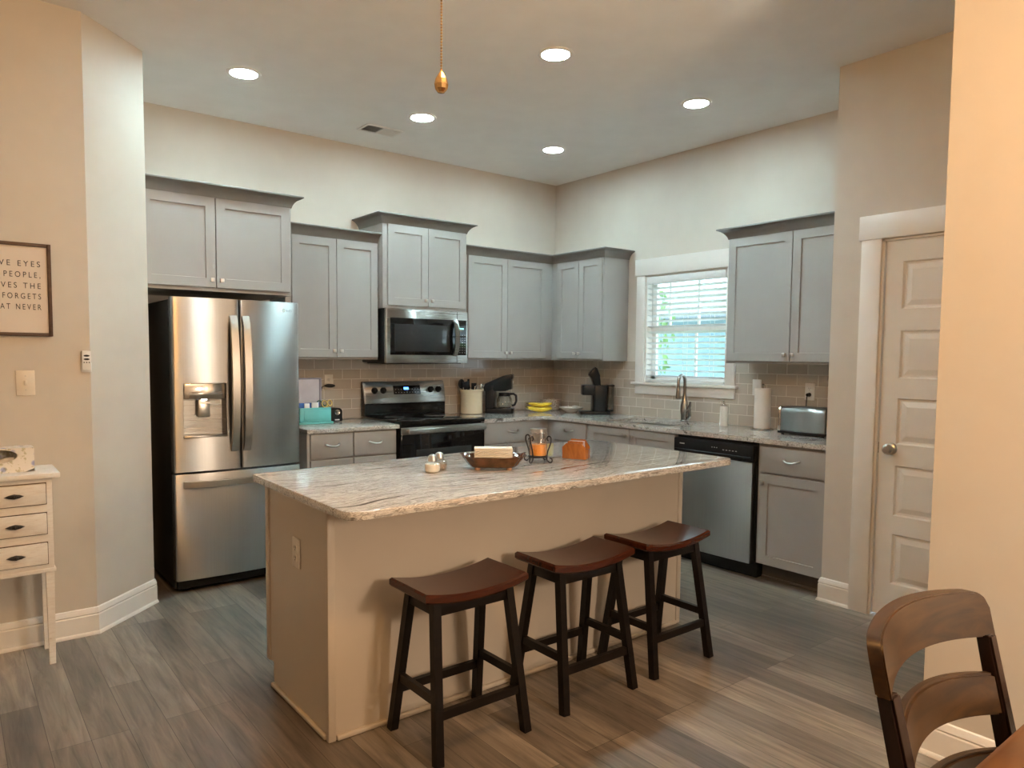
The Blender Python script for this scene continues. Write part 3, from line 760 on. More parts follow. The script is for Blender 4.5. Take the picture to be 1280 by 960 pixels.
for i in range(3):
    for j in range(8): b.box(-1.402+i*.024,-1.394+i*.024,-.4186,-.4178,1.440+j*.020,1.443+j*.020)
part('keypad', b, M['mark'], mv)
b = MB(); b.box(-1.400,-1.362,-.4188,-.4178,1.628,1.640); part('clock_digits', b, M['dispgreen'], mv)
b = MB(); b.box(-1.722,-1.716,-.4162,-.4145,1.735,1.741); b.box(-1.713,-1.683,-.4162,-.4145,1.736,1.740); part('brand_mark', b, M['mark'], mv)

# ------------------------------------------------------------------ dishwasher
dwt = thing('dishwasher','stainless dishwasher with black control panel','dishwasher',(-.33,-2.332,0))
b = MB(); b.box(-.625,-.05,-2.648,-2.016,.10,.872,.003); part('tub', b, M['black'], dwt)
b = MB(); b.box(-.60,-.05,-2.645,-2.019,0,.10,.003); part('kick_plate', b, M['black'], dwt)
b = MB(); q = []
for k in range(11):
    s_ = -1+2*k/10; q.append((-.664-.010*(1-s_*s_), -2.331+s_*.300))
q += [(-.626,-2.031),(-.626,-2.631)]
b.prism(q,.100,.752,b=.003); part('door', b, M['steel'], dwt)
b = MB(); b.box(-.676,-.626,-2.645,-2.019,.755,.862,.006); b.prism([(-.676,.775),(-.682,.779),(-.682,.785),(-.676,.789)],-2.63,-2.03,'y'); pn = part('control_panel', b, M['black'], dwt)
b = MB(); b.box(-.6768,-.6758,-2.110,-2.070,.822,.829)
for i in range(5): b.box(-.6768,-.6758,-2.43-i*.024,-2.418-i*.024,.812,.817)
for i in range(3): b.box(-.6768,-.6758,-2.34-i*.018,-2.332-i*.018,.822,.826)
part('printed_marks', b, M['mark'], pn)

# ------------------------------------------------------------------ island
il = thing('kitchen_island','grey kitchen island cabinet with three stools along it','island',(-2.63,-2.52,0))
ix0, ix1, iy0, iy1 = -3.632, -1.632, -2.840, -2.215
b = MB()
b.box(ix0+.004,ix1-.004,iy0+.004,iy1,.105,.883)
b.box(ix0+.004,ix1-.004,iy0+.004,iy1-.06,0,.105)
part('island_body', b, M['islandpaint'], il)
for sx_ in (0,1):
    b = MB(); xa = ix0 if sx_ == 0 else ix1; sg = 1 if sx_ == 0 else -1
    b.box(xa-.004*sg,xa+.026*sg,iy0-.004,iy0+.020,0,.883,.003); part('corner_board', b, M['islandpaint'], il)
    b = MB(); b.box(xa-.004*sg,xa+.006*sg,iy1-.03,iy1+.004,.105,.883,.003); part('back_board', b, M['islandpaint'], il)
b = MB()
b.box(ix0+.028,ix1-.028,iy0-.012,iy0+.006,0,.020,.006,3); b.box(ix0-.010,ix0+.006,iy0+.022,iy1-.055,0,.020,.006,3); b.box(ix1-.006,ix1+.010,iy0+.022,iy1-.055,0,.020,.006,3)
part('shoe_moulding', b, M['islandpaint'], il)
Mi = at((ix1,iy1,0),PI)
for i in range(4):
    a0 = .02+i*.4925; q = MB(Mi); q.box(a0,a0+.482,-.021,-.001,.70,.872,.0025); o = part('drawer', q, M['islandpaint'], il); pull(Mi,a0+.241,.79,-.021,o)
    q = MB(Mi); q.shaker(a0,a0+.482,.122,.69,-.001,-.021); o = part('door', q, M['islandpaint'], il); knob(Mi,a0+(.454 if i%2==0 else .028),.64,-.021,o)
# granite top: rounded front corners
b = MB()
cor = [(-3.702,-3.150,.085),(-1.575,-3.122,.065),(-1.575,-2.105,.16),(-3.690,-2.212,.02)]
poly = []
for i,(x,y,rr) in enumerate(cor):
    P = Vector((x,y)); A = (Vector(cor[i-1][:2])-P).normalized(); B = (Vector(cor[(i+1)%4][:2])-P).normalized()
    s0, s1 = P+A*rr, P+B*rr
    for k in range(8):
        t = k/7; poly.append(tuple(s0*(1-t)**2+P*2*t*(1-t)+s1*t*t))
b.prism(poly,.8835,.914,b=.004)
counter('countertop','pale streaked granite island top with rounded corners',None,b,M['granite'])

# ------------------------------------------------------------------ bar stools
def make_stool():
    t = thing('bar_stool','', 'stool', (0,0,0), 0, 'saddle seat stools along the island')
    w, d = .228, .128
    q = MB(); nx, ny = 20, 8
    def top(u_, v_):
        x = -w+2*w*u_; y = -d+2*d*v_; s_ = (x/w)**2
        return (x, y, .574+.026*s_)
    V = []; F = []
    prof = [(-.006,.0),(0,.007),(0,.026),(-.007,.033)]
    def ring(o, dz):
        out = []
        for k in range(nx+1): out.append((k/nx,0))
        for k in range(1,ny+1): out.append((1,k/ny))
        for k in range(nx-1,-1,-1): out.append((k/nx,1))
        for k in range(ny-1,0,-1): out.append((0,k/ny))
        rr = []
        for u_,v_ in out:
            x,y,z = top(u_,v_); sx = (w+o)/w; sy = (d+o)/d; rr.append((x*sx,y*sy,z-.033+dz))
        return rr
    rings = [ring(o,dz) for o,dz in prof]; m = len(rings[0])
    for R_ in rings: V += R_
    for i in range(3):
        for k in range(m): F.append((i*m+k,i*m+(k+1)%m,(i+1)*m+(k+1)%m,(i+1)*m+k))
    q.add(V,F)
    sx = (w-.007)/w; sy = (d-.007)/d
    q.grid(nx,ny,lambda a,c: (top(a,c)[0]*sx, top(a,c)[1]*sy, top(a,c)[2]))
    q.grid(nx,ny,lambda a,c: (top(a,c)[0]*sx, top(a,c)[1]*sy, top(a,c)[2]-.033))
    bmesh.ops.remove_doubles(q.bm, verts=list(q.bm.verts), dist=.0008)
    part('seat', q, M['seat'], t, 'cherry brown saddle seat', ang=40)
    TX, TY, BX, BY = .162, .082, .197, .160; zt = .556
    def lp(sx_, sy_, z): k = z/zt; return Vector((sx_*(BX+(TX-BX)*k), sy_*(BY+(TY-BY)*k), z))
    for sx_ in (-1,1):
        for sy_ in (-1,1):
            q = MB(); q.tube([lp(sx_,sy_,0),lp(sx_,sy_,zt)], (.0158,.0158), 4, up=(0,1,0)); part('leg', q, M['blackwood'], t)
    for (p0,p1,z) in (((-1,-1),(1,-1),.165),((-1,1),(1,1),.165),((-1,-1),(-1,1),.215),((1,-1),(1,1),.215)):
        q = MB(); q.tube([lp(*p0,z),lp(*p1,z)], (.016,.010), 4); part('stretcher', q, M['blackwood'], t)
    q = MB()
    for sy_ in (-1,1): q.box(-TX+.01,TX-.01,sy_*(TY+.004)-.009,sy_*(TY+.004)+.009,.500,.548,.002)
    for sx_ in (-1,1): q.box(sx_*(TX+.004)-.009,sx_*(TX+.004)+.009,-TY,TY,.505,.560,.002)
    part('apron', q, M['blackwood'], t); return t
st = make_stool()
for i,(x,y,a,lb) in enumerate(((-3.200,-3.048,.0,'cherry-seated black saddle stool nearest the island outlet end'),(-2.605,-3.050,-.01,'middle one of the three cherry and black saddle stools at the island'),(-2.072,-3.050,.0,'cherry and black saddle stool nearest the dishwasher, window light on seat'))):
    s_ = st if i == 0 else copy_tree(st)
    s_.location = (x,y,0); s_.rotation_euler = (0,0,a); s_['label'] = lb

# ------------------------------------------------------------------ dining chair and table
ch = thing('dining_chair','dark brown ladder-back dining chair tucked against the table','chair',(-3.29,-4.95,0))
def by(z): return -4.815+.115*(z-.45)/.5        # back line leans away from the table
for sx_ in (-1,1):
    q = MB(); pts = [(-3.29+sx_*.205,-4.86,0),(-3.29+sx_*.205,-4.83,.25),(-3.29+sx_*.205,by(.45),.45),(-3.29+sx_*.209,by(.70),.70),(-3.29+sx_*.212,by(.874),.874)]
    q.tube(pts,[(.016,.016),(.018,.016),(.019,.0165),(.016,.016),(.0135,.0155)],4,up=(0,1,0)); bmesh.ops.bevel(q.bm, geom=[e for e in q.bm.edges], offset=.004, segments=2, affect='EDGES', clamp_overlap=True)
    part('back_post', q, M['chairdark'], ch)
def slat(z0, z1, half, bow, th, rnd, nm):
    q = MB(); nx, nz = 64, 8; V = []; F = []
    def pt(i, j, side):
        s_ = -1+2*i/nx; z = z0+(z1-z0)*j/nz
        crown_ = .012*(1-s_*s_)
        e = min(1-abs(s_),1)*half
        zt = z1+crown_; zb = z0+crown_*.8
        if e < rnd: zt -= rnd*(1-math.sqrt(max(0,1-(1-e/rnd)**2)))*.9
        z = zb+(zt-zb)*j/nz; yy = by(z)+bow*(1-s_*s_)
        return (-3.29+s_*half, yy+(th/2 if side else -th/2), z)
    for side in (0,1):
        for j in range(nz+1):
            for i in range(nx+1): V.append(pt(i,j,side))
    K = (nx+1)*(nz+1)
    for j in range(nz):
        for i in range(nx):
            a = j*(nx+1)+i; F.append((a,a+1,a+nx+2,a+nx+1)); F.append((K+a,K+a+nx+1,K+a+nx+2,K+a+1))
    for i in range(nx): F.append((i,K+i,K+i+1,i+1)); a = nz*(nx+1)+i; F.append((a,a+1,K+a+1,K+a))
    for j in range(nz): a = j*(nx+1); F.append((a,a+nx+1,K+a+nx+1,K+a)); a += nx; F.append((a,K+a,K+a+nx+1,a+nx+1))
    q.add(V,F); bmesh.ops.recalc_face_normals(q.bm, faces=list(q.bm.faces))
    sharp = [e for e in q.bm.edges if len(e.link_faces)==2 and e.calc_face_angle() > .9]
    bmesh.ops.bevel(q.bm, geom=sharp, offset=.005, segments=2, affect='EDGES', clamp_overlap=True)
    return part(nm, q, M['chairwood'], ch, ang=50)
slat(.868,.954,.228,.050,.027,.032,'top_rail'); slat(.728,.805,.198,.046,.020,0,'back_slat'); slat(.590,.665,.198,.044,.020,0,'back_slat')
q = MB(); q.prism(rrect(-3.29-.225,-3.29+.225,-5.24,-4.83,(.04,.04,.02,.02)),.435,.465,b=.008); part('seat', q, M['chairwood'], ch)
for sx_ in (-1,1):
    q = MB(); q.tube([(-3.29+sx_*.195,-5.21,0),(-3.29+sx_*.195,-5.21,.435)],[(.015,.015),(.020,.020)],4,up=(0,1,0)); part('front_leg', q, M['chairdark'], ch)
q = MB(); q.box(-3.29-.19,-3.29+.19,-5.215,-5.195,.38,.435,.002); q.box(-3.29-.19,-3.29+.19,-4.85,-4.83,.38,.435,.002)
for sx_ in (-1,1): q.box(-3.29+sx_*.198-.01,-3.29+sx_*.198+.01,-5.20,-4.84,.38,.435,.002)
part('seat_apron', q, M['chairdark'], ch)
tb = thing('dining_table','warm brown wooden dining table beside the ladder-back chair','table',(-3.0,-5.3,0))
q = MB(); q.prism(rrect(-3.74,-2.35,-5.85,-4.812,.04),.730,.760,b=.006); part('tabletop', q, M['tablewood'], tb)
q = MB(); q.box(-3.60,-2.49,-5.71,-5.69,.645,.730); q.box(-3.60,-2.49,-4.97,-4.95,.645,.730); q.box(-3.61,-3.59,-5.70,-4.96,.645,.73); q.box(-2.50,-2.48,-5.70,-4.96,.645,.73); part('table_apron', q, M['chairdark'], tb)
for x in (-3.60,-2.49):
    for y in (-5.70,-4.96):
        q = MB(); q.tube([(x,y,0),(x,y,.73)],[(.022,.022),(.035,.035)],4,up=(0,1,0)); part('leg', q, M['chairdark'], tb)

# ------------------------------------------------------------------ console cabinet with tissue box
cx0, cx1, cyf, cyb = -4.660, -4.334, -1.462, -1.215
cs = thing('console_cabinet','distressed white three-drawer cabinet on tall legs against the left wall','cabinet',((cx0+cx1)/2,-1.34,0))
q = MB(); q.box(cx0-.028,cx1+.030,cyf-.026,cyb+.02,.858,.882,.004); part('top', q, M['distress'], cs)
q = MB(); q.box(cx0,cx1,cyf,cyb,.440,.858,.003); part('case', q, M['distress'], cs)
q = MB(); q.box(cx0+.004,cx1+.006,cyf-.004,cyb,.428,.447,.003); part('bottom_rail', q, M['distress'], cs)
for (z0,z1) in ((.742,.834),(.607,.700),(.470,.565)):
    q = MB(); q.box(cx0+.030,cx1-.022,cyf-.002,cyf+.01,z0-.004,z1+.004); part('drawer_gap', q, M['edgewear'], cs)
    q = MB(); q.box(cx0+.033,cx1-.025,cyf-.015,cyf-.001,z0,z1,.004); d_ = part('drawer', q, M['distress'], cs)
    q = MB(); xm = -4.478; zm = (z0+z1)/2
    q.prism([(xm-.036,zm),(xm-.020,zm+.007),(xm-.010,zm+.009),(xm,zm+.011),(xm+.010,zm+.009),(xm+.020,zm+.007),(xm+.036,zm),(xm+.020,zm-.007),(xm+.010,zm-.009),(xm,zm-.011),(xm-.010,zm-.009),(xm-.020,zm-.007)],cyf-.028,cyf-.015,'y',b=.004)
    q.ball(.009,(xm,cyf-.032,zm),10); part('knob', q, M['iron'], d_)
for x in (cx0+.014, cx1-.017):
    for y in (cyf+.018, cyb-.018):
        q = MB(); q.tube([(x,y,0),(x,y,.30),(x,y,.440)],[(.012,.012),(.015,.015),(.017,.017)],4,up=(0,1,0)); part('leg', q, M['distress'], cs)
tx = thing('tissue_box','pale floral tissue box lying on the white cabinet','tissue box',(-4.52,-1.345,.882))
# side wall with an oval opening, opening faces the room
q = MB(); X0,X1,Y0,Y1,Z0,Z1 = -4.640,-4.392,-1.395,-1.285,.8825,.990
ox, oz, ow, oh = -4.54, .958, .085, .030
n = 32; out = []; inn = []
for k in range(n):
    a = 2*PI*k/n; c_, s_ = math.cos(a), math.sin(a)
    inn.append((ox+ow*c_, Y0, min(Z1-.002,oz+oh*s_*(1 if s_>0 else 1.1))))
    kx = (X1-ox if c_>0 else ox-X0)/max(1e-6,abs(c_)); kz = (Z1-oz if s_>0 else oz-Z0)/max(1e-6,abs(s_)); kk = min(kx,kz)
    out.append((ox+kk*c_, Y0, oz+kk*s_))
q.add(out+inn,[(k,(k+1)%n,n+(k+1)%n,n+k) for k in range(n)])
q.add([(X0,Y0,Z0),(X1,Y0,Z0),(X1,Y1,Z0),(X0,Y1,Z0),(X0,Y0,Z1),(X1,Y0,Z1),(X1,Y1,Z1),(X0,Y1,Z1)],[(0,1,2,3),(4,5,6,7),(1,2,6,5),(2,3,7,6),(3,0,4,7)])
part('carton', q, M['floral'], tx)
q = MB(); q.grid(14,8,lambda a,c: (ox-.075+.15*a, Y0+.012+.05*c+.006*math.sin(9*a), .925+.012*math.sin(7*a+3*c)+.012*math.sin(PI*c))); part('tissue', q, M['paper'], tx)

# ------------------------------------------------------------------ things on the left wall
pc = thing('framed_sign','dark-framed white lettered sign hanging on the left wall','picture',(-4.52,LY,1.70))
q = MB(); fx0,fx1,fz0,fz1 = -4.760,-4.283,1.494,1.928
q.box(fx0,fx0+.016,LY-.026,LY-.001,fz0,fz1,.002); q.box(fx1-.016,fx1,LY-.026,LY-.001,fz0,fz1,.002); q.box(fx0+.016,fx1-.016,LY-.026,LY-.001,fz0,fz0+.016,.002); q.box(fx0+.016,fx1-.016,LY-.026,LY-.001,fz1-.016,fz1,.002)
part('frame', q, M['framewood'], pc)
q = MB(); q.box(fx0+.012,fx1-.012,LY-.016,LY-.002,fz0+.012,fz1-.012); pp = part('print', q, M['poster'], pc)
for (s_,x0_,z_) in (('VE EYES',-4.487,1.819),('PEOPLE,',-4.470,1.768),('VES THE',-4.482,1.717),('FORGETS',-4.477,1.668),('AT NEVER',-4.487,1.618)):
    text(s_, Matrix.Translation((x0_,LY-.0168,z_)), 'lettering', M['ink'], pp, (-4.327-x0_)-(0 if s_[-1]!=',' else .0), .027, spc=1.5)
sw = thing('light_switch','almond toggle light switch below the sign on the left wall','light switch',(-4.40,LY,1.215))
q = MB(); q.box(-4.437,-4.361,LY-.006,LY-.0005,1.214,1.332,.003); part('cover_plate', q, M['plate'], sw)
q = MB(); q.box(-4.405,-4.393,LY-.016,LY-.005,1.262,1.285,.003); part('toggle', q, M['plate'], sw)
q = MB(); q.cyl(.003,0,.0015,(-4.399,LY-.006,1.306),10,RX); q.cyl(.003,0,.0015,(-4.399,LY-.006,1.240),10,RX); part('screws', q, M['nickel'], sw)
rm = thing('fan_remote','small white fan remote in a wall cradle beside the angled corner','remote',(-4.146,LY,1.32))
q = MB(); q.box(-4.169,-4.123,LY-.012,LY-.0005,1.322,1.370,.004); part('cradle', q, M['whitep'], rm)
q = MB(); q.box(-4.166,-4.126,LY-.020,LY-.003,1.330,1.427,.004); part('remote_body', q, M['whitep'], rm)
q = MB()
for (z_,w_) in ((1.403,.011),(1.386,.011)): q.prism([(-4.146+.011*math.cos(k*PI/6)*1.2,z_+.005*math.sin(k*PI/6)) for k in range(12)],LY-.0215,LY-.0195,'y')
for i in range(3): q.cyl(.003,0,.0015,(-4.157+i*.011,LY-.020,1.370),8,RX)
part('buttons', q, M['ink'], rm)

# ------------------------------------------------------------------ outlets
def outlet(label, loc, a, double=True, m='plate', blank=False):
    t = thing('wall_outlet', label, 'outlet', loc, a); Mx = at(loc,a)
    q = MB(Mx); q.box(-.036,.036,-.006,-.0003,-.059,.059,.003); part('cover_plate', q, M[m], t)
    if blank:
        q = MB(Mx); q.box(-.012,.012,-.010,-.006,-.024,.024,.002); part('rocker', q, M[m], t); return t
    q = MB(Mx)
    for z_ in (-.020,.020): q.prism(rrect(-.015,.015,z_-.014,z_+.014,.008),-.0085,-.005,'y',b=.001)
    part('receptacle', q, M[m], t)
    q = MB(Mx)
    for z_ in (-.020,.020):
        for x_ in (-.006,.006): q.box(x_-.001,x_+.001,-.0091,-.008,z_-.001,z_+.008)
        q.cyl(.0022,0,.0006,(0,-.0085,z_-.007),8,RX)
    part('slots', q, M['ink'], t); return t
outlet('almond outlet on the tiles above the pencil sharpener', (-2.350,-.008,1.205), 0)
outlet('almond outlet on the tiles behind the pod coffee brewer', (-.008,-.598,1.205), -PI/2)
outlet('white switch plate on the tiles behind the paper towels', (-.008,-2.232,1.203), -PI/2, m='whitep', blank=True)
outlet('white outlet above the toaster with a black plug in it', (-.008,-2.640,1.190), -PI/2, m='whitep')
outlet('almond outlet on the end panel of the island', (-3.629,-2.545,.641), -PI/2)
pl_ = thing('plug_adapter','flat black adapter plugged into the outlet above the sharpener','plug',(-2.35,-.018,1.175))
q = MB(); q.prism([(-2.350+.040*math.cos(k*PI/8),1.178+.014*math.sin(k*PI/8)) for k in range(16)],-.048,-.017,'y',b=.005); part('adapter_body', q, M['blackm'], pl_)
q = MB(); q.tube([(-2.385,-.03,1.178),(-2.41,-.025,1.17),(-2.42,-.022,1.12),(-2.42,-.022,1.0),(-2.40,-.03,.925)],.003,8); part('cord', q, M['black'], pl_)

# ------------------------------------------------------------------ toaster
ta = -PI/2+.06
tl = (-.215,-2.745,.914); to = thing('toaster','brushed steel long-slot toaster by the pantry wall','toaster',tl,ta); Mt = at(tl,ta)
hw, hd = .155, .090      # local x along the wall, local y depth
q = MB(Mt); q.prism(rrect(-hd,hd,.020,.185,(.012,.012,.035,.035)),-hw+.012,hw,'x',b=.004)
part('body', q, M['toaster'], to)
q = MB(Mt); q.prism(rrect(-hd-.004,hd+.004,.018,.190,(.012,.012,.035,.035)),-hw-.004,-hw+.014,'x',b=.005); ep = part('end_panel', q, M['chrome'], to, 'shiny end panel with controls')
q = MB(Mt); q.box(-hw-.006,-hw-.003,-.055,.058,.060,.165,.002); part('control_inset', q, M['nickel'], ep)
q = MB(Mt); q.box(-hw-.0075,-hw-.0055,-.004,.0,.070,.160); q.box(-hw-.022,-hw-.006,-.022,.018,.138,.152,.003); part('lever', q, M['black'], ep)
q = MB(Mt)
for (y_,z_,r_) in ((-.005,.048,.014),(-.035,.058,.006),(-.035,.042,.006)): q.cyl(r_,0,.010,(-hw-.004,y_,z_),16,Matrix.Rotation(-PI/2,4,'Y'))
part('dial', q, M['black'], ep)
q = MB(Mt); q.box(-hw-.006,hw+.004,-hd-.003,hd+.003,.008,.024,.004); 
for x_ in (-hw+.02,hw-.02):
    for y_ in (-hd+.02,hd-.02): q.cyl(.010,0,.010,(x_,y_,0),12)
part('base', q, M['black'], to)
q = MB(Mt); q.box(-hw+.03,hw-.02,-.052,-.024,.183,.1862); q.box(-hw+.03,hw-.02,.020,.048,.183,.1862); part('slots', q, M['black'], to)
cr = thing('power_cord','black toaster power cord rising to the outlet','cord',(-.03,-2.655,1.1))
q = MB(); q.tube([(-.10,-2.66,.925),(-.085,-2.652,1.0),(-.070,-2.648,1.08),(-.060,-2.644,1.12),(-.050,-2.641,1.155),(-.040,-2.640,1.168),(-.030,-2.640,1.170)],.0034,8); part('cable', q, M['black'], cr)
q = MB(); q.tube([(-.046,-2.640,1.170),(-.018,-2.640,1.170)],[.010,.015],12); part('plug', q, M['black'], cr)

# paper towel, soap
pt = thing('paper_towel_holder','white paper towel roll upright on a metal stand','paper towel',(-.120,-2.350,.914))
q = MB(); q.cyl(.078,.914,.922,(-.120,-2.350,0),28,b=.003); part('stand_base', q, M['dnickel'], pt)
q = MB(); q.cyl(.006,.922,1.222,(-.120,-2.350,0),10); q.ball(.010,(-.120,-2.350,1.228),8); part('rod', q, M['dnickel'], pt)
q = MB(); q.lathe([(.020,.9225),(.055,.9225),(.056,.925),(.056,1.203),(.055,1.205),(.020,1.205)],(-.120,-2.350,0),32); part('towel_roll', q, M['paper'], pt)
so = thing('soap_dispenser','white pump soap bottle beside the sink','soap dispenser',(-.165,-2.065,.914))
q = MB(); q.cyl(.030,.914,1.062,(-.165,-2.065,0),24,b=.004); part('bottle', q, M['porcelain'], so)
q = MB(); q.cyl(.016,1.062,1.074,(-.165,-2.065,0),16,b=.002); q.cyl(.006,1.074,1.098,(-.165,-2.065,0),10); q.tube([(-.165,-2.065,1.100),(-.165,-2.05,1.104),(-.175,-2.02,1.098)],[.007,.006,.004],10); part('pump', q, M['chrome'], so)

# ------------------------------------------------------------------ pod coffee brewer (faces the room corner)
ka = math.atan2(.62,-.78)+PI/2     # local -y is the front
kl = (-.175,-.765,.914); ke = thing('pod_coffee_brewer','black pod coffee brewer with its lid lifted','coffee maker',kl,ka); Mk = at(kl,ka)
q = MB(Mk); q.prism(rrect(-.095,.095,-.150,.115,.03),0,.028,b=.005); part('base_tray', q, M['black'], ke)
q = MB(Mk); q.prism(rrect(-.092,.092,-.045,.080,.03),.028,.255,b=.006); q.prism(rrect(-.085,.085,-.135,.02,.03),.170,.258,b=.006); part('brewer_body', q, M['black'], ke)
q = MB(Mk); q.prism(rrect(-.075,.075,.082,.145,.025),.040,.245,b=.004); part('water_tank', q, M['smoke'], ke, 'smoked translucent water tank')
q = MB(Mk); q.prism(rrect(-.078,.078,.08,.148,.025),.246,.260,b=.004); q.prism(rrect(-.07,.07,.085,.14,.025),.0285,.041,b=.003); part('tank_lid', q, M['black'], ke)
q = MB(Mk); q.prism([(-.030,.250),(-.052,.315),(-.078,.345),(-.060,.375),(-.022,.415),(-.006,.405),(.018,.345),(.028,.250)],-.060,.060,'x',b=.006); part('lid', q, M['black'], ke)
q = MB(Mk); q.tube([(-.066,-.055,.355),(-.066,-.022,.398),(-.066,-.008,.380)],.006,8); part('lid_handle', q, M['nickel'], ke)
q = MB(Mk)
for k in range(4): q.ball(.006,(-.0925,.01,.105+k*.022),6)
part('buttons', q, M['mark'], ke)

# drip coffee maker
da = math.atan2(-.70,.714)+PI/2; dl_ = (-.830,-.212,.914)
dc = thing('drip_coffee_maker','black drip coffee maker with glass carafe','coffee maker',dl_,da); Md2 = at(dl_,da)
q = MB(Md2); q.prism(rrect(-.085,.085,-.130,.120,.03),0,.045,b=.006); part('base', q, M['black'], dc)
q = MB(Md2); q.box(-.080,.080,.035,.118,.045,.26,.01); part('tower', q, M['black'], dc)
q = MB(Md2); q.prism([(.125,.195),(.135,.225),(.118,.262),(-.040,.332),(-.112,.346),(-.121,.338),(-.121,.308),(-.112,.300),(-.112,.215),(-.06,.198)],-.080,.080,'x',b=.005); part('brew_head', q, M['black'], dc)
q = MB(Md2); q.box(-.02,.02,-.124,-.119,.262,.285,.002); part('badge', q, M['nickel'], dc)
cf = MB(Md2); cf.lathe([(.052,.046),(.066,.060),(.070,.090),(.066,.125),(.050,.160),(.048,.172),(.046,.172),(.048,.160),(.064,.125),(.068,.090),(.064,.062),(.050,.049)],(0,-.045,0),32); cfo = part('carafe', cf, M['jar'], dc)
q = MB(Md2); q.cyl(.051,.158,.180,(0,-.045,0),28,b=.004); q.tube([(0,-.093,.170),(0,-.125,.172),(0,-.148,.155),(0,-.150,.11),(0,-.135,.075),(0,-.112,.066)],(.010,.007),10); q.lathe([(.0505,.150),(.0525,.150),(.0525,.160),(.0505,.160)],(0,-.045,0),28); part('carafe_handle', q, M['black'], cfo)
q = MB(Md2); q.cyl(.062,.0455,.049,(0,-.045,0),24); part('hot_plate', q, M['dnickel'], dc)

# crock with utensils, each utensil its own thing
kx, ky = -1.085, -.145
q = MB(); q.lathe([(.0,.916),(.088,.916),(.094,.920),(.096,.93),(.096,1.09),(.100,1.108),(.108,1.122),(.106,1.127),(.099,1.122),(.091,1.105),(.089,1.09),(.089,.93),(.0,.928)],(kx,ky,0),36)
tag(q.build('utensil_crock', M['ivory']),'cream stoneware crock full of cooking utensils','crock')
def utensil(nm, lb, foot, head, fn, m):
    t = thing(nm, lb, 'utensil', foot, 0, 'utensils in the crock'); q = MB(); q.tube([foot,head],[.005,.006],8); part('shaft', q, m, t)
    q = MB(); fn(q, Vector(head)); part('head', q, m, t)
utensil('spatula','black slotted spatula leaning left in the crock',(kx+.02,ky-.03,.935),(kx-.055,ky-.015,1.135),lambda q,h: q.box(h.x-.036,h.x+.030,h.y-.003,h.y+.003,h.z-.005,h.z+.062,.0025,R=Matrix.Translation(h)@Matrix.Rotation(-.25,4,'Y')@Matrix.Translation(-h)),M['black'])
utensil('serving_spoon','black serving spoon leaning toward the back of the crock',(kx-.03,ky-.02,.935),(kx-.075,ky+.040,1.140),lambda q,h: q.ball(.034,(h.x-.005,h.y,h.z+.035),10,sx=1,sy=.35,sz=1.2),M['black'])
utensil('ladle_handle','black utensil standing handle up in the crock middle',(kx,ky,.935),(kx-.002,ky+.045,1.17),lambda q,h: q.box(h.x-.010,h.x+.010,h.y-.006,h.y+.006,h.z,h.z+.045,.004),M['black'])
utensil('whisk','wire whisk with open loops in the crock',(kx+.02,ky-.04,.935),(kx+.022,ky-.048,1.105),lambda q,h: [q.tube([(h.x+.024*math.sin(PI*i/12)*math.cos(a),h.y+.024*math.sin(PI*i/12)*math.sin(a),h.z+.062*i/12) for i in range(13)],.0011,5) for a in [k*PI/4 for k in range(8)]],M['chrome'])
utensil('turner','black turner leaning right in the crock',(kx-.02,ky+.02,.935),(kx+.040,ky+.030,1.130),lambda q,h: q.box(h.x-.022,h.x+.034,h.y-.003,h.y+.003,h.z-.005,h.z+.050,.0025),M['black'])
utensil('metal_spoon','steel spoon with its bowl over the right rim of the crock',(kx-.01,ky-.03,.935),(kx+.075,ky-.035,1.115),lambda q,h: q.ball(.018,(h.x+.006,h.y,h.z+.036),10,sx=1,sy=.4,sz=1.4),M['chrome'])

# bananas, bowl, dish of packets
def banana(name, label, c, rot, L_=.17, R_=.105, rise=0):
    t = thing(name,label,'banana',c,rot,'bananas by the corner'); Mx = at(c,rot) @ Matrix.Diagonal((1.32,1.25,1.12,1)); n = 18; pts = []; rr = []
    for i in range(n+1):
        s_ = i/n; a = (-.5+s_)*1.55; pts.append((R_*math.sin(a)*1.05, -R_*(math.cos(a)-.75), .019+rise+.010*abs(2*s_-1)))
        rr.append(.0185*(max(.0,math.sin(PI*(.06+.88*s_))))**.45)
    q = MB(Mx); q.tube(pts,rr,8); part('fruit', q, M['banana'], t)
    q = MB(Mx); e = Vector(pts[0]); d = (Vector(pts[0])-Vector(pts[1])).normalized(); q.tube([e-d*.004,e+d*.022],[.0075,.006],8); part('stem', q, M['bstem'], t)
    q = MB(Mx); e = Vector(pts[-1]); d = (e-Vector(pts[-2])).normalized(); q.tube([e-d*.003,e+d*.006],[.006,.004],8); part('tip', q, M['bstem'], t)
bz = .914
banana('banana','front lower banana of the bunch in the counter corner',(-.440,-.312,bz),-.62)
banana('banana','middle banana of the bunch in the counter corner',(-.395,-.250,bz),-.68,rise=.004)
banana('banana','topmost banana of the bunch in the counter corner',(-.415,-.285,bz),-.50,rise=.036)
q = MB(); q.lathe([(0,.9145),(.062,.9145),(.070,.919),(.094,.965),(.100,1.010),(.101,1.016),(.097,1.016),(.090,.968),(.066,.925),(0,.922)],(-.185,-.175,0),36)
tag(q.build('stoneware_bowl', M['speck']),'speckled tan stoneware bowl in the counter corner','bowl')
pd_ = (-.235,-.505)
q = MB(); q.lathe([(0,.9145),(.045,.9145),(.052,.919),(.090,.945),(.110,.957),(.112,.961),(.107,.962),(.088,.951),(.050,.925),(0,.921)],(*pd_,0),36)
tag(q.build('shallow_dish', M['porcelain']),'shallow white dish of creamer packets by the brewer','dish')
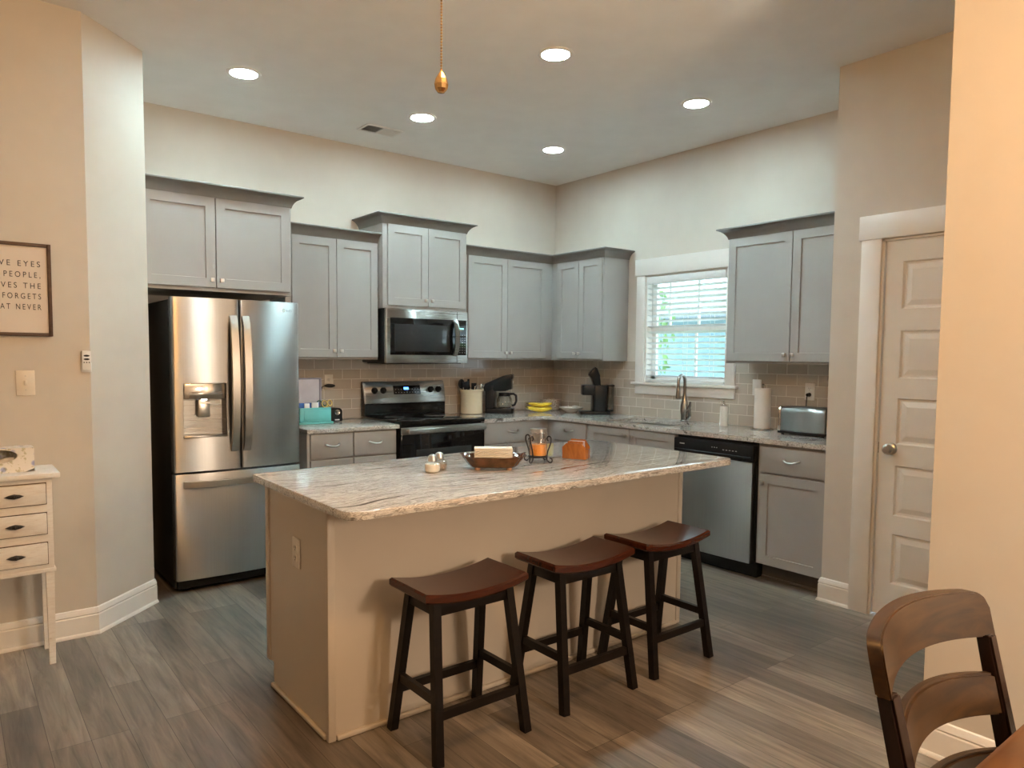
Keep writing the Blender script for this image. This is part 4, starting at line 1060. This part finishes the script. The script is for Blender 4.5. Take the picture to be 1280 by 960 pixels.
for k in range(7):
    a = k*2.4; rr = .018+.006*k; x_, y_ = pd_[0]+rr*math.cos(a), pd_[1]+rr*math.sin(a); z_ = .945+.006*(k%3)+(.012 if k>4 else 0)
    q = MB(); Rm = Matrix.Translation((x_,y_,z_))@Euler((random.uniform(-.5,.5),random.uniform(-.5,.5),random.random()*3)).to_matrix().to_4x4()
    q.lathe([(.013,-.012),(.018,.009),(.021,.010),(.021,.012),(0,.0125)],(0,0,0),14,None) if k<3 else q.box(-.026,.026,-.014,.014,-.004,.004,.003)
    q.bm.transform(Rm)
    tag(q.build('creamer_cup' if k<3 else 'sweetener_packet', M['paper'] if k%2 else M['whitep']), 'small white creamer cup lying in the shallow dish' if k<3 else 'small white packet lying in the shallow dish','creamer' if k<3 else 'packet','creamer cups in the dish' if k<3 else 'packets in the dish')

# ------------------------------------------------------------------ left counter: teal organizer and its contents
tz = .914
og = thing('desk_organizer','teal wooden organizer box beside the refrigerator','organizer',(-2.56,-.22,tz))
q = MB(); ox0,ox1,oy0,oy1 = -2.700,-2.462,-.300,-.150
q.box(ox0,ox1,oy0,oy0+.010,tz+.012,tz+.118,.002); q.box(ox0,ox1,oy1-.010,oy1,tz+.012,tz+.118,.002); q.box(ox0,ox0+.010,oy0+.01,oy1-.01,tz+.012,tz+.118,.002); q.box(ox1-.010,ox1,oy0+.01,oy1-.01,tz+.012,tz+.118,.002); q.box(ox0,ox1,oy0,oy1,tz+.008,tz+.02,.002)
part('box', q, M['teal'], og)
q = MB(); q.box(ox0-.010,ox1+.014,oy0-.012,oy1+.010,tz+.0005,tz+.014,.003); part('foot_moulding', q, M['teal'], og)
q = MB(); q.box(ox0+.03,ox1-.016,oy0-.004,oy0+.001,tz+.030,tz+.100,.002); part('front_panel', q, M['teal'], og)
pk = thing('paper_packet','tall pale packet with blue base standing in the teal organizer','packet',(-2.60,-.20,tz+.02))
q = MB(); q.box(-2.685,-2.520,-.225,-.165,tz+.150,tz+.325,.003); part('upper_sleeve', q, M['packet'], pk)
q = MB(); q.box(-2.686,-2.519,-.226,-.164,tz+.021,tz+.150,.003); part('blue_base', q, M['blue'], pk, 'blue base')
q = MB(); q.box(-2.518,-2.500,-.222,-.168,tz+.021,tz+.322,.003); part('side_flap', q, M['packside'], pk)
q = MB(); q.box(-2.690,-2.502,-.228,-.162,tz+.322,tz+.332,.003); part('top_edge', q, M['packside'], pk)
q = MB(); q.box(-2.655,-2.615,-.275,-.262,tz+.021,tz+.150,.004); tag(q.build('note_pad', M['whitep']),'small white pad sticking out of the teal organizer','note pad')
q = MB(); q.box(-2.598,-2.545,-.272,-.255,tz+.021,tz+.155,.004); tag(q.build('label_maker', M['whitep']),'white gadget beside the scissors in the teal organizer','gadget')
def scissors(label, x, y, m, tl):
    t = thing('scissors',label,'scissors',(x,y,tz+.022),0,'scissors in the organizer')
    q = MB(); q.box(x-.006,x+.006,y-.001,y+.001,tz+.022,tz+.115,.0005); part('blades', q, M['chrome'], t)
    for sx_,h in ((-1,.020),(1,.017)):
        q = MB(); c = Vector((x+sx_*.020+tl*.02,y,tz+.142+(.006 if sx_>0 else 0)))
        q.tube([(c.x+h*math.cos(k*PI/10),c.y+.3*h*math.sin(k*PI/10),c.z+1.2*h*math.sin(k*PI/10)) for k in range(20)],.0048,8,closed=True)
        q.tube([(x,y,tz+.105),(c.x-sx_*.008,y,c.z-h)],.005,8); part('handle_loop', q, m, t)
scissors('scissors with grey-green handles in the teal organizer',-2.505,-.255,M['sciss2'],-.3)
scissors('scissors with yellow handles at the organizer corner',-2.492,-.272,M['sciss'],.6)
ps = thing('pencil_sharpener','black electric pencil sharpener on the left counter','pencil sharpener',(-2.385,-.165,tz))
q = MB(); q.prism(rrect(-2.435,-2.335,tz+.001,tz+.104,(.008,.008,.030,.030)),-.225,-.105,'y',b=.006); part('body', q, M['black'], ps)
q = MB(); q.lathe([(.006,.004),(.006,0),(.020,0),(.022,.004),(.020,.006),(.012,.003)],(-2.378,-.2255,tz+.072),24,RX); part('pencil_port', q, M['dnickel'], ps)
q = MB(); q.box(-2.398,-2.362,-.2265,-.2245,tz+.012,tz+.020); part('brand_label', q, M['whitep'], ps)
q = MB(); q.tube([(-2.34,-.12,tz+.02),(-2.325,-.10,tz+.008),(-2.31,-.07,tz+.005),(-2.30,-.02,tz+.005)],.003,8); part('cord', q, M['black'], ps)

# ------------------------------------------------------------------ island top things
iz = .9142
def shaker_(name, label, x, y, fill, hgt):
    t = thing(name,label,'shaker',(x,y,iz),0); q = MB()
    q.lathe([(0,iz),(.026,iz),(.033,iz+.006),(.036,iz+.022),(.033,iz+.038),(.021,iz+.048),(.018,iz+.052)],(x,y,0),28); part('glass_body', q, M['jar'], t)
    q = MB(); q.lathe([(0,iz+.002),(.025,iz+.002),(.0315,iz+.007),(.0345,iz+.022),(.0325,iz+hgt),(0,iz+hgt)],(x,y,0),28); part('contents', q, fill, t)
    q = MB(); q.lathe([(.020,iz+.049),(.021,iz+.053),(.019,iz+.064),(.016,iz+.073),(.008,iz+.078),(0,iz+.079)],(x,y,0),24); part('metal_cap', q, M['nickel'], t)
shaker_('salt_shaker','round glass salt shaker with metal cap on the island',-3.048,-2.615,M['salt'],.037)
shaker_('pepper_shaker','glass pepper shaker standing just behind the salt',-2.985,-2.572,M['pepper'],.028)
# scalloped brown dish with napkins
da_ = -.62; dloc = (-2.775,-2.690,iz); di = thing('napkin_dish','brown glazed scalloped dish holding white napkins','dish',dloc,da_); Mn = at(dloc,da_)
q = MB(Mn); nA = 64
def dring(a, s_, z): 
    sc = 1+.035*math.sin(a*12)*min(1,(z/.05)); ex = abs(math.cos(a))**.55*(1 if math.cos(a)>0 else -1); ey = abs(math.sin(a))**.7*(1 if math.sin(a)>0 else -1)
    lift = .012*abs(math.cos(a))**6*(z/.06)
    return (ex*(.098+s_)*sc, ey*(.048+s_*.75)*sc, z+lift)
lv = [(0,.010),(.012,.018),(.030,.040),(.044,.058),(.048,.061),(.043,.059),(.027,.042),(.008,.022),(-.01,.017)]
V = [dring(2*PI*k/nA,s_,z) for s_,z in lv for k in range(nA)]; F = []
for i in range(len(lv)-1):
    for k in range(nA): F.append((i*nA+k,i*nA+(k+1)%nA,(i+1)*nA+(k+1)%nA,(i+1)*nA+k))
F.append(tuple(reversed(range(nA)))); F.append(tuple((len(lv)-1)*nA+k for k in range(nA))); q.add(V,F); part('dish_body', q, M['browndish'], di, ang=60)
q = MB(Mn)
for x_,y_ in ((-.07,-.03),(.07,-.03),(-.07,.03),(.07,.03)): q.lathe([(.010,0),(.013,.004),(.013,.014)],(x_,y_,0),14)
part('dish_feet', q, M['foot'], di)
nk = thing('napkin_stack','stack of white paper napkins in the brown dish','napkins',dloc,da_)
q = MB(Mn)
for k in range(10): q.box(-.085,.085,-.036,.036,.028+k*.007,.0335+k*.007,.0025,R=Matrix.Rotation(.01*(-1)**k,4,'Z'))
part('napkins', q, M['paper'], nk)
# candle jar in a wrought iron stand
cxy = (-2.480,-2.655)
cn = thing('candle_holder','black wrought iron scroll stand holding the candle jar','candle holder',(*cxy,iz))
q = MB(); q.lathe([(.044,iz+.026),(.048,iz+.026),(.048,iz+.031),(.044,iz+.031)],(*cxy,0),28); q.tube([(cxy[0]-.046,cxy[1],iz+.0285),(cxy[0]+.046,cxy[1],iz+.0285)],.0025,6); q.tube([(cxy[0],cxy[1]-.046,iz+.0285),(cxy[0],cxy[1]+.046,iz+.0285)],.0025,6); part('ring', q, M['iron'], cn)
for k in range(4):
    a = k*PI/2+.32; dx, dy = math.cos(a), math.sin(a); q = MB(); rz = []
    for i in range(15):        # foot curl
        t = i/14*1.55*PI; rr = .011*(1-.35*i/14); rz.append((.068+rr*math.sin(t+PI)*1.0, .012-rr*math.cos(t+PI)*-1.0))
    rz = [(.064-.011*math.cos(t_),.0145-.011*math.sin(t_)) if False else p for p,t_ in zip(rz,[0]*15)]
    curl = [(.066+.011*math.cos(t_), .0145+.011*math.sin(t_)) for t_ in [PI*.55-2*PI*.72*i/12 for i in range(13)]]
    leg = curl+[(.050,.010),(.047,.028),(.052,.055),(.062,.080),(.070,.102),(.070,.116)]+[(.059+.011*math.cos(t_), .117+.011*math.sin(t_)) for t_ in [0+1.5*PI*i/12 for i in range(1,12)]]
    q.tube([(cxy[0]+dx*rr_,cxy[1]+dy*rr_,iz+zz_+.0005) for rr_,zz_ in leg],.0034,7); part('scroll_leg', q, M['iron'], cn)
cj = thing('jar_candle','orange candle in a clear glass jar','candle',(*cxy,iz+.031))
z0 = iz+.0315
q = MB(); q.lathe([(0,z0),(.040,z0),(.043,z0+.004),(.043,z0+.098),(.037,z0+.112),(.037,z0+.128),(.034,z0+.128),(.034,z0+.111),(.0405,z0+.097),(.0405,z0+.006),(0,z0+.004)],(*cxy,0),36); part('jar', q, M['jar'], cj)
q = MB(); q.lathe([(0,z0+.005),(.040,z0+.005),(.040,z0+.055),(.038,z0+.057),(0,z0+.055)],(*cxy,0),32); part('wax', q, M['wax'], cj, 'orange wax')
q = MB(); q.tube([(*cxy,z0+.055),(cxy[0]+.001,cxy[1],z0+.064)],.0012,6); part('wick', q, M['ink'], cj)
q = MB(); q.lathe([(.0375,z0+.116),(.0395,z0+.116),(.0395,z0+.130),(.0375,z0+.130)],(*cxy,0),32); q.tube([(cxy[0]+.039*math.cos(k*PI/8),cxy[1]+.039*math.sin(k*PI/8),z0+.112+.005*(k%2)) for k in range(16)],.002,6,closed=True); part('rim_band', q, M['nickel'], cj)
# amber wooden napkin holder
ha = -1.10; hl = (-2.240,-2.664,iz); ho = thing('wooden_caddy','amber stained wooden caddy with stepped sides','caddy',hl,ha); Mh = at(hl,ha)
pl4 = [(-.060,.001),(.060,.001),(.060,.058),(.040,.078),(-.040,.078),(-.060,.058)]
q = MB(Mh); q.prism(pl4,-.036,-.027,'y',b=.0015); part('front_panel', q, M['amberwood'], ho)
q = MB(Mh); q.prism([(-.060,.001),(.060,.001),(.060,.058),(.036,.094),(-.036,.094),(-.060,.058)],.027,.036,'y',b=.0015); part('back_panel', q, M['amberwood'], ho)
q = MB(Mh); q.box(-.060,-.051,-.027,.027,.001,.050,.001); q.box(.051,.060,-.027,.027,.001,.050,.001); q.box(-.051,.051,-.027,.027,.001,.010); part('end_panels', q, M['amberwood'], ho)
for k in range(4):
    q = MB(Mh); q.box(-.040,.040,-.021+k*.012,-.015+k*.012,.0105,.086,.002,R=Matrix.Rotation(.04*(k-1.5),4,'X'))
    tag(q.build('coaster', M['packet'] if k%2 else M['amberwood']),'square coaster standing in the amber wooden caddy','coaster','coasters in the wooden caddy')

# ------------------------------------------------------------------ ceiling: downlights, vent, fan, pull chain
def downlight(x, y, label):
    t = thing('recessed_downlight',label,'ceiling light',(x,y,H),0,'recessed kitchen downlights')
    q = MB(); q.lathe([(.074,H-.002),(.076,H-.007),(.084,H-.008),(.096,H-.004),(.098,H-.0005)],(x,y,0),40); part('trim_ring', q, M['white'], t)
    q = MB(); q.lathe([(0,H-.0045),(.0745,H-.0045)],(x,y,0),40); part('lens', q, M['lens'], t, 'glowing white lens')
for x,y,lb in ((-3.265,-.90,'glowing downlight in the ceiling above the refrigerator'),(-2.045,-.89,'glowing downlight between the ceiling vent and the range'),(-.835,-.89,'glowing downlight nearest the wall corner over the cabinets'),
               (-3.265,-2.24,'glowing downlight over the outlet end of the island'),(-2.03,-2.24,'glowing downlight over the middle of the island'),(-.82,-2.25,'glowing downlight in front of the window')):
    downlight(x,y,lb)
vt = thing('ceiling_vent','white ceiling register with two banks of louvres','vent',(-2.135,-.455,H))
q = MB(); vx0,vx1,vy0,vy1 = -2.285,-1.985,-.545,-.370
q.box(vx0,vx1,vy0,vy0+.022,H-.008,H-.0005,.003); q.box(vx0,vx1,vy1-.022,vy1,H-.008,H-.0005,.003); q.box(vx0,vx0+.022,vy0+.022,vy1-.022,H-.008,H-.0005,.003); q.box(vx1-.022,vx1,vy0+.022,vy1-.022,H-.008,H-.0005,.003); q.box(-2.140,-2.130,vy0+.022,vy1-.022,H-.008,H-.0005)
part('frame', q, M['white'], vt)
q = MB(); q.box(vx0+.02,vx1-.02,vy0+.02,vy1-.02,H-.0012,H-.0003); part('duct_opening', q, M['ink'], vt)
q = MB()
for i in range(9):
    for (xc,tl) in ((vx0+.03+i*.0128,-.75),(-2.128+i*.0128+.006,.75)):
        q.box(-.006,.006,vy0+.022,vy1-.022,-.0005,.0005,R=Matrix.Translation((xc,0,H-.006))@Matrix.Rotation(tl,4,'Y'))
part('louvres', q, M['white'], vt)

FX, FY = -3.78, -4.36
fn = thing('ceiling_fan','dark-bladed ceiling fan with lit glass shades over the dining area','ceiling fan',(FX,FY,H))
q = MB(); q.lathe([(.075,H-.0005),(.075,H-.02),(.05,H-.06),(.016,H-.07),(.016,H-.20),(.05,H-.205),(.115,H-.23),(.125,H-.29),(.10,H-.34),(.06,H-.36)],(FX,FY,0),32); part('motor', q, M['dnickel'], fn)
for k in range(5):
    a = k*2*PI/5+.3; Mb = at((FX,FY,H-.30),a) @ Matrix.Rotation(.2,4,'X')
    q = MB(Mb); q.prism(rrect(.17,.66,-.068,.068,.03),-.004,.004,b=.002); bl_ = part('blade', q, M['fanwood'], fn)
    q = MB(Mb); q.box(.10,.21,-.018,.018,-.010,-.004,.002); part('blade_arm', q, M['dnickel'], bl_)
q = MB(); q.lathe([(.06,H-.36),(.06,H-.40),(.03,H-.43),(0,H-.435)],(FX,FY,0),24); lk = part('light_kit', q, M['dnickel'], fn)
for k in range(3):
    a = k*2*PI/3+.9; c = Vector((FX+.12*math.cos(a),FY+.12*math.sin(a),H-.44))
    q = MB(); q.tube([(FX+.04*math.cos(a),FY+.04*math.sin(a),H-.40),(c.x,c.y,c.z+.045)],.010,10); part('lamp_arm', q, M['dnickel'], lk)
    q = MB(); q.lathe([(.018,c.z+.045),(.040,c.z+.02),(.052,c.z-.02),(.050,c.z-.06),(.030,c.z-.085),(0,c.z-.09)],(c.x,c.y,0),24); part('glass_shade', q, M['bulb'], lk, 'lit frosted glass shade')
CX, CY, CZ = -3.972, -4.103, 1.913
pc2 = thing('pull_chain','beaded brass pull chain with a teardrop fob hanging from above','pull chain',(CX,CY,H-.36))
q = MB(); zc = CZ+.019
q.tube([(CX,CY,zc),(CX,CY,H-.37),(CX-.02,CY-.06,H-.355),(FX+.03,FY+.03,H-.36)],.0006,5)
while zc < H-.38: q.ball(.0020,(CX,CY,zc),5); zc += .0052
part('bead_chain', q, M['brass'], pc2)
q = MB(); q.lathe([(0,CZ-.019),(.0065,CZ-.018),(.0115,CZ-.012),(.0128,CZ-.004),(.0105,CZ+.006),(.006,CZ+.014),(.0025,CZ+.019),(.002,CZ+.022),(0,CZ+.022)],(CX,CY,0),9); part('fob', q, M['brass'], pc2, 'faceted brass teardrop fob', ang=10)

# invented fill lamp, added unseen behind the camera for warm light
LPX, LPY = -2.70, -6.3
lp_ = thing('added_fill_lamp','added fill lamp with a warm drum shade, unseen behind the camera','fill lamp',(LPX,LPY,0))
q = MB(); q.lathe([(.15,0),(.15,.02),(.03,.035),(0,.035)],(LPX,LPY,0),32); part('base', q, M['dnickel'], lp_)
q = MB(); q.cyl(.012,.03,1.62,(LPX,LPY,0),12); part('pole', q, M['dnickel'], lp_)
q = MB(); q.lathe([(.17,1.75),(.21,1.48)],(LPX,LPY,0),32); part('added_lamp_shade', q, M['shade'], lp_, 'glowing drum shade of the added fill lamp')
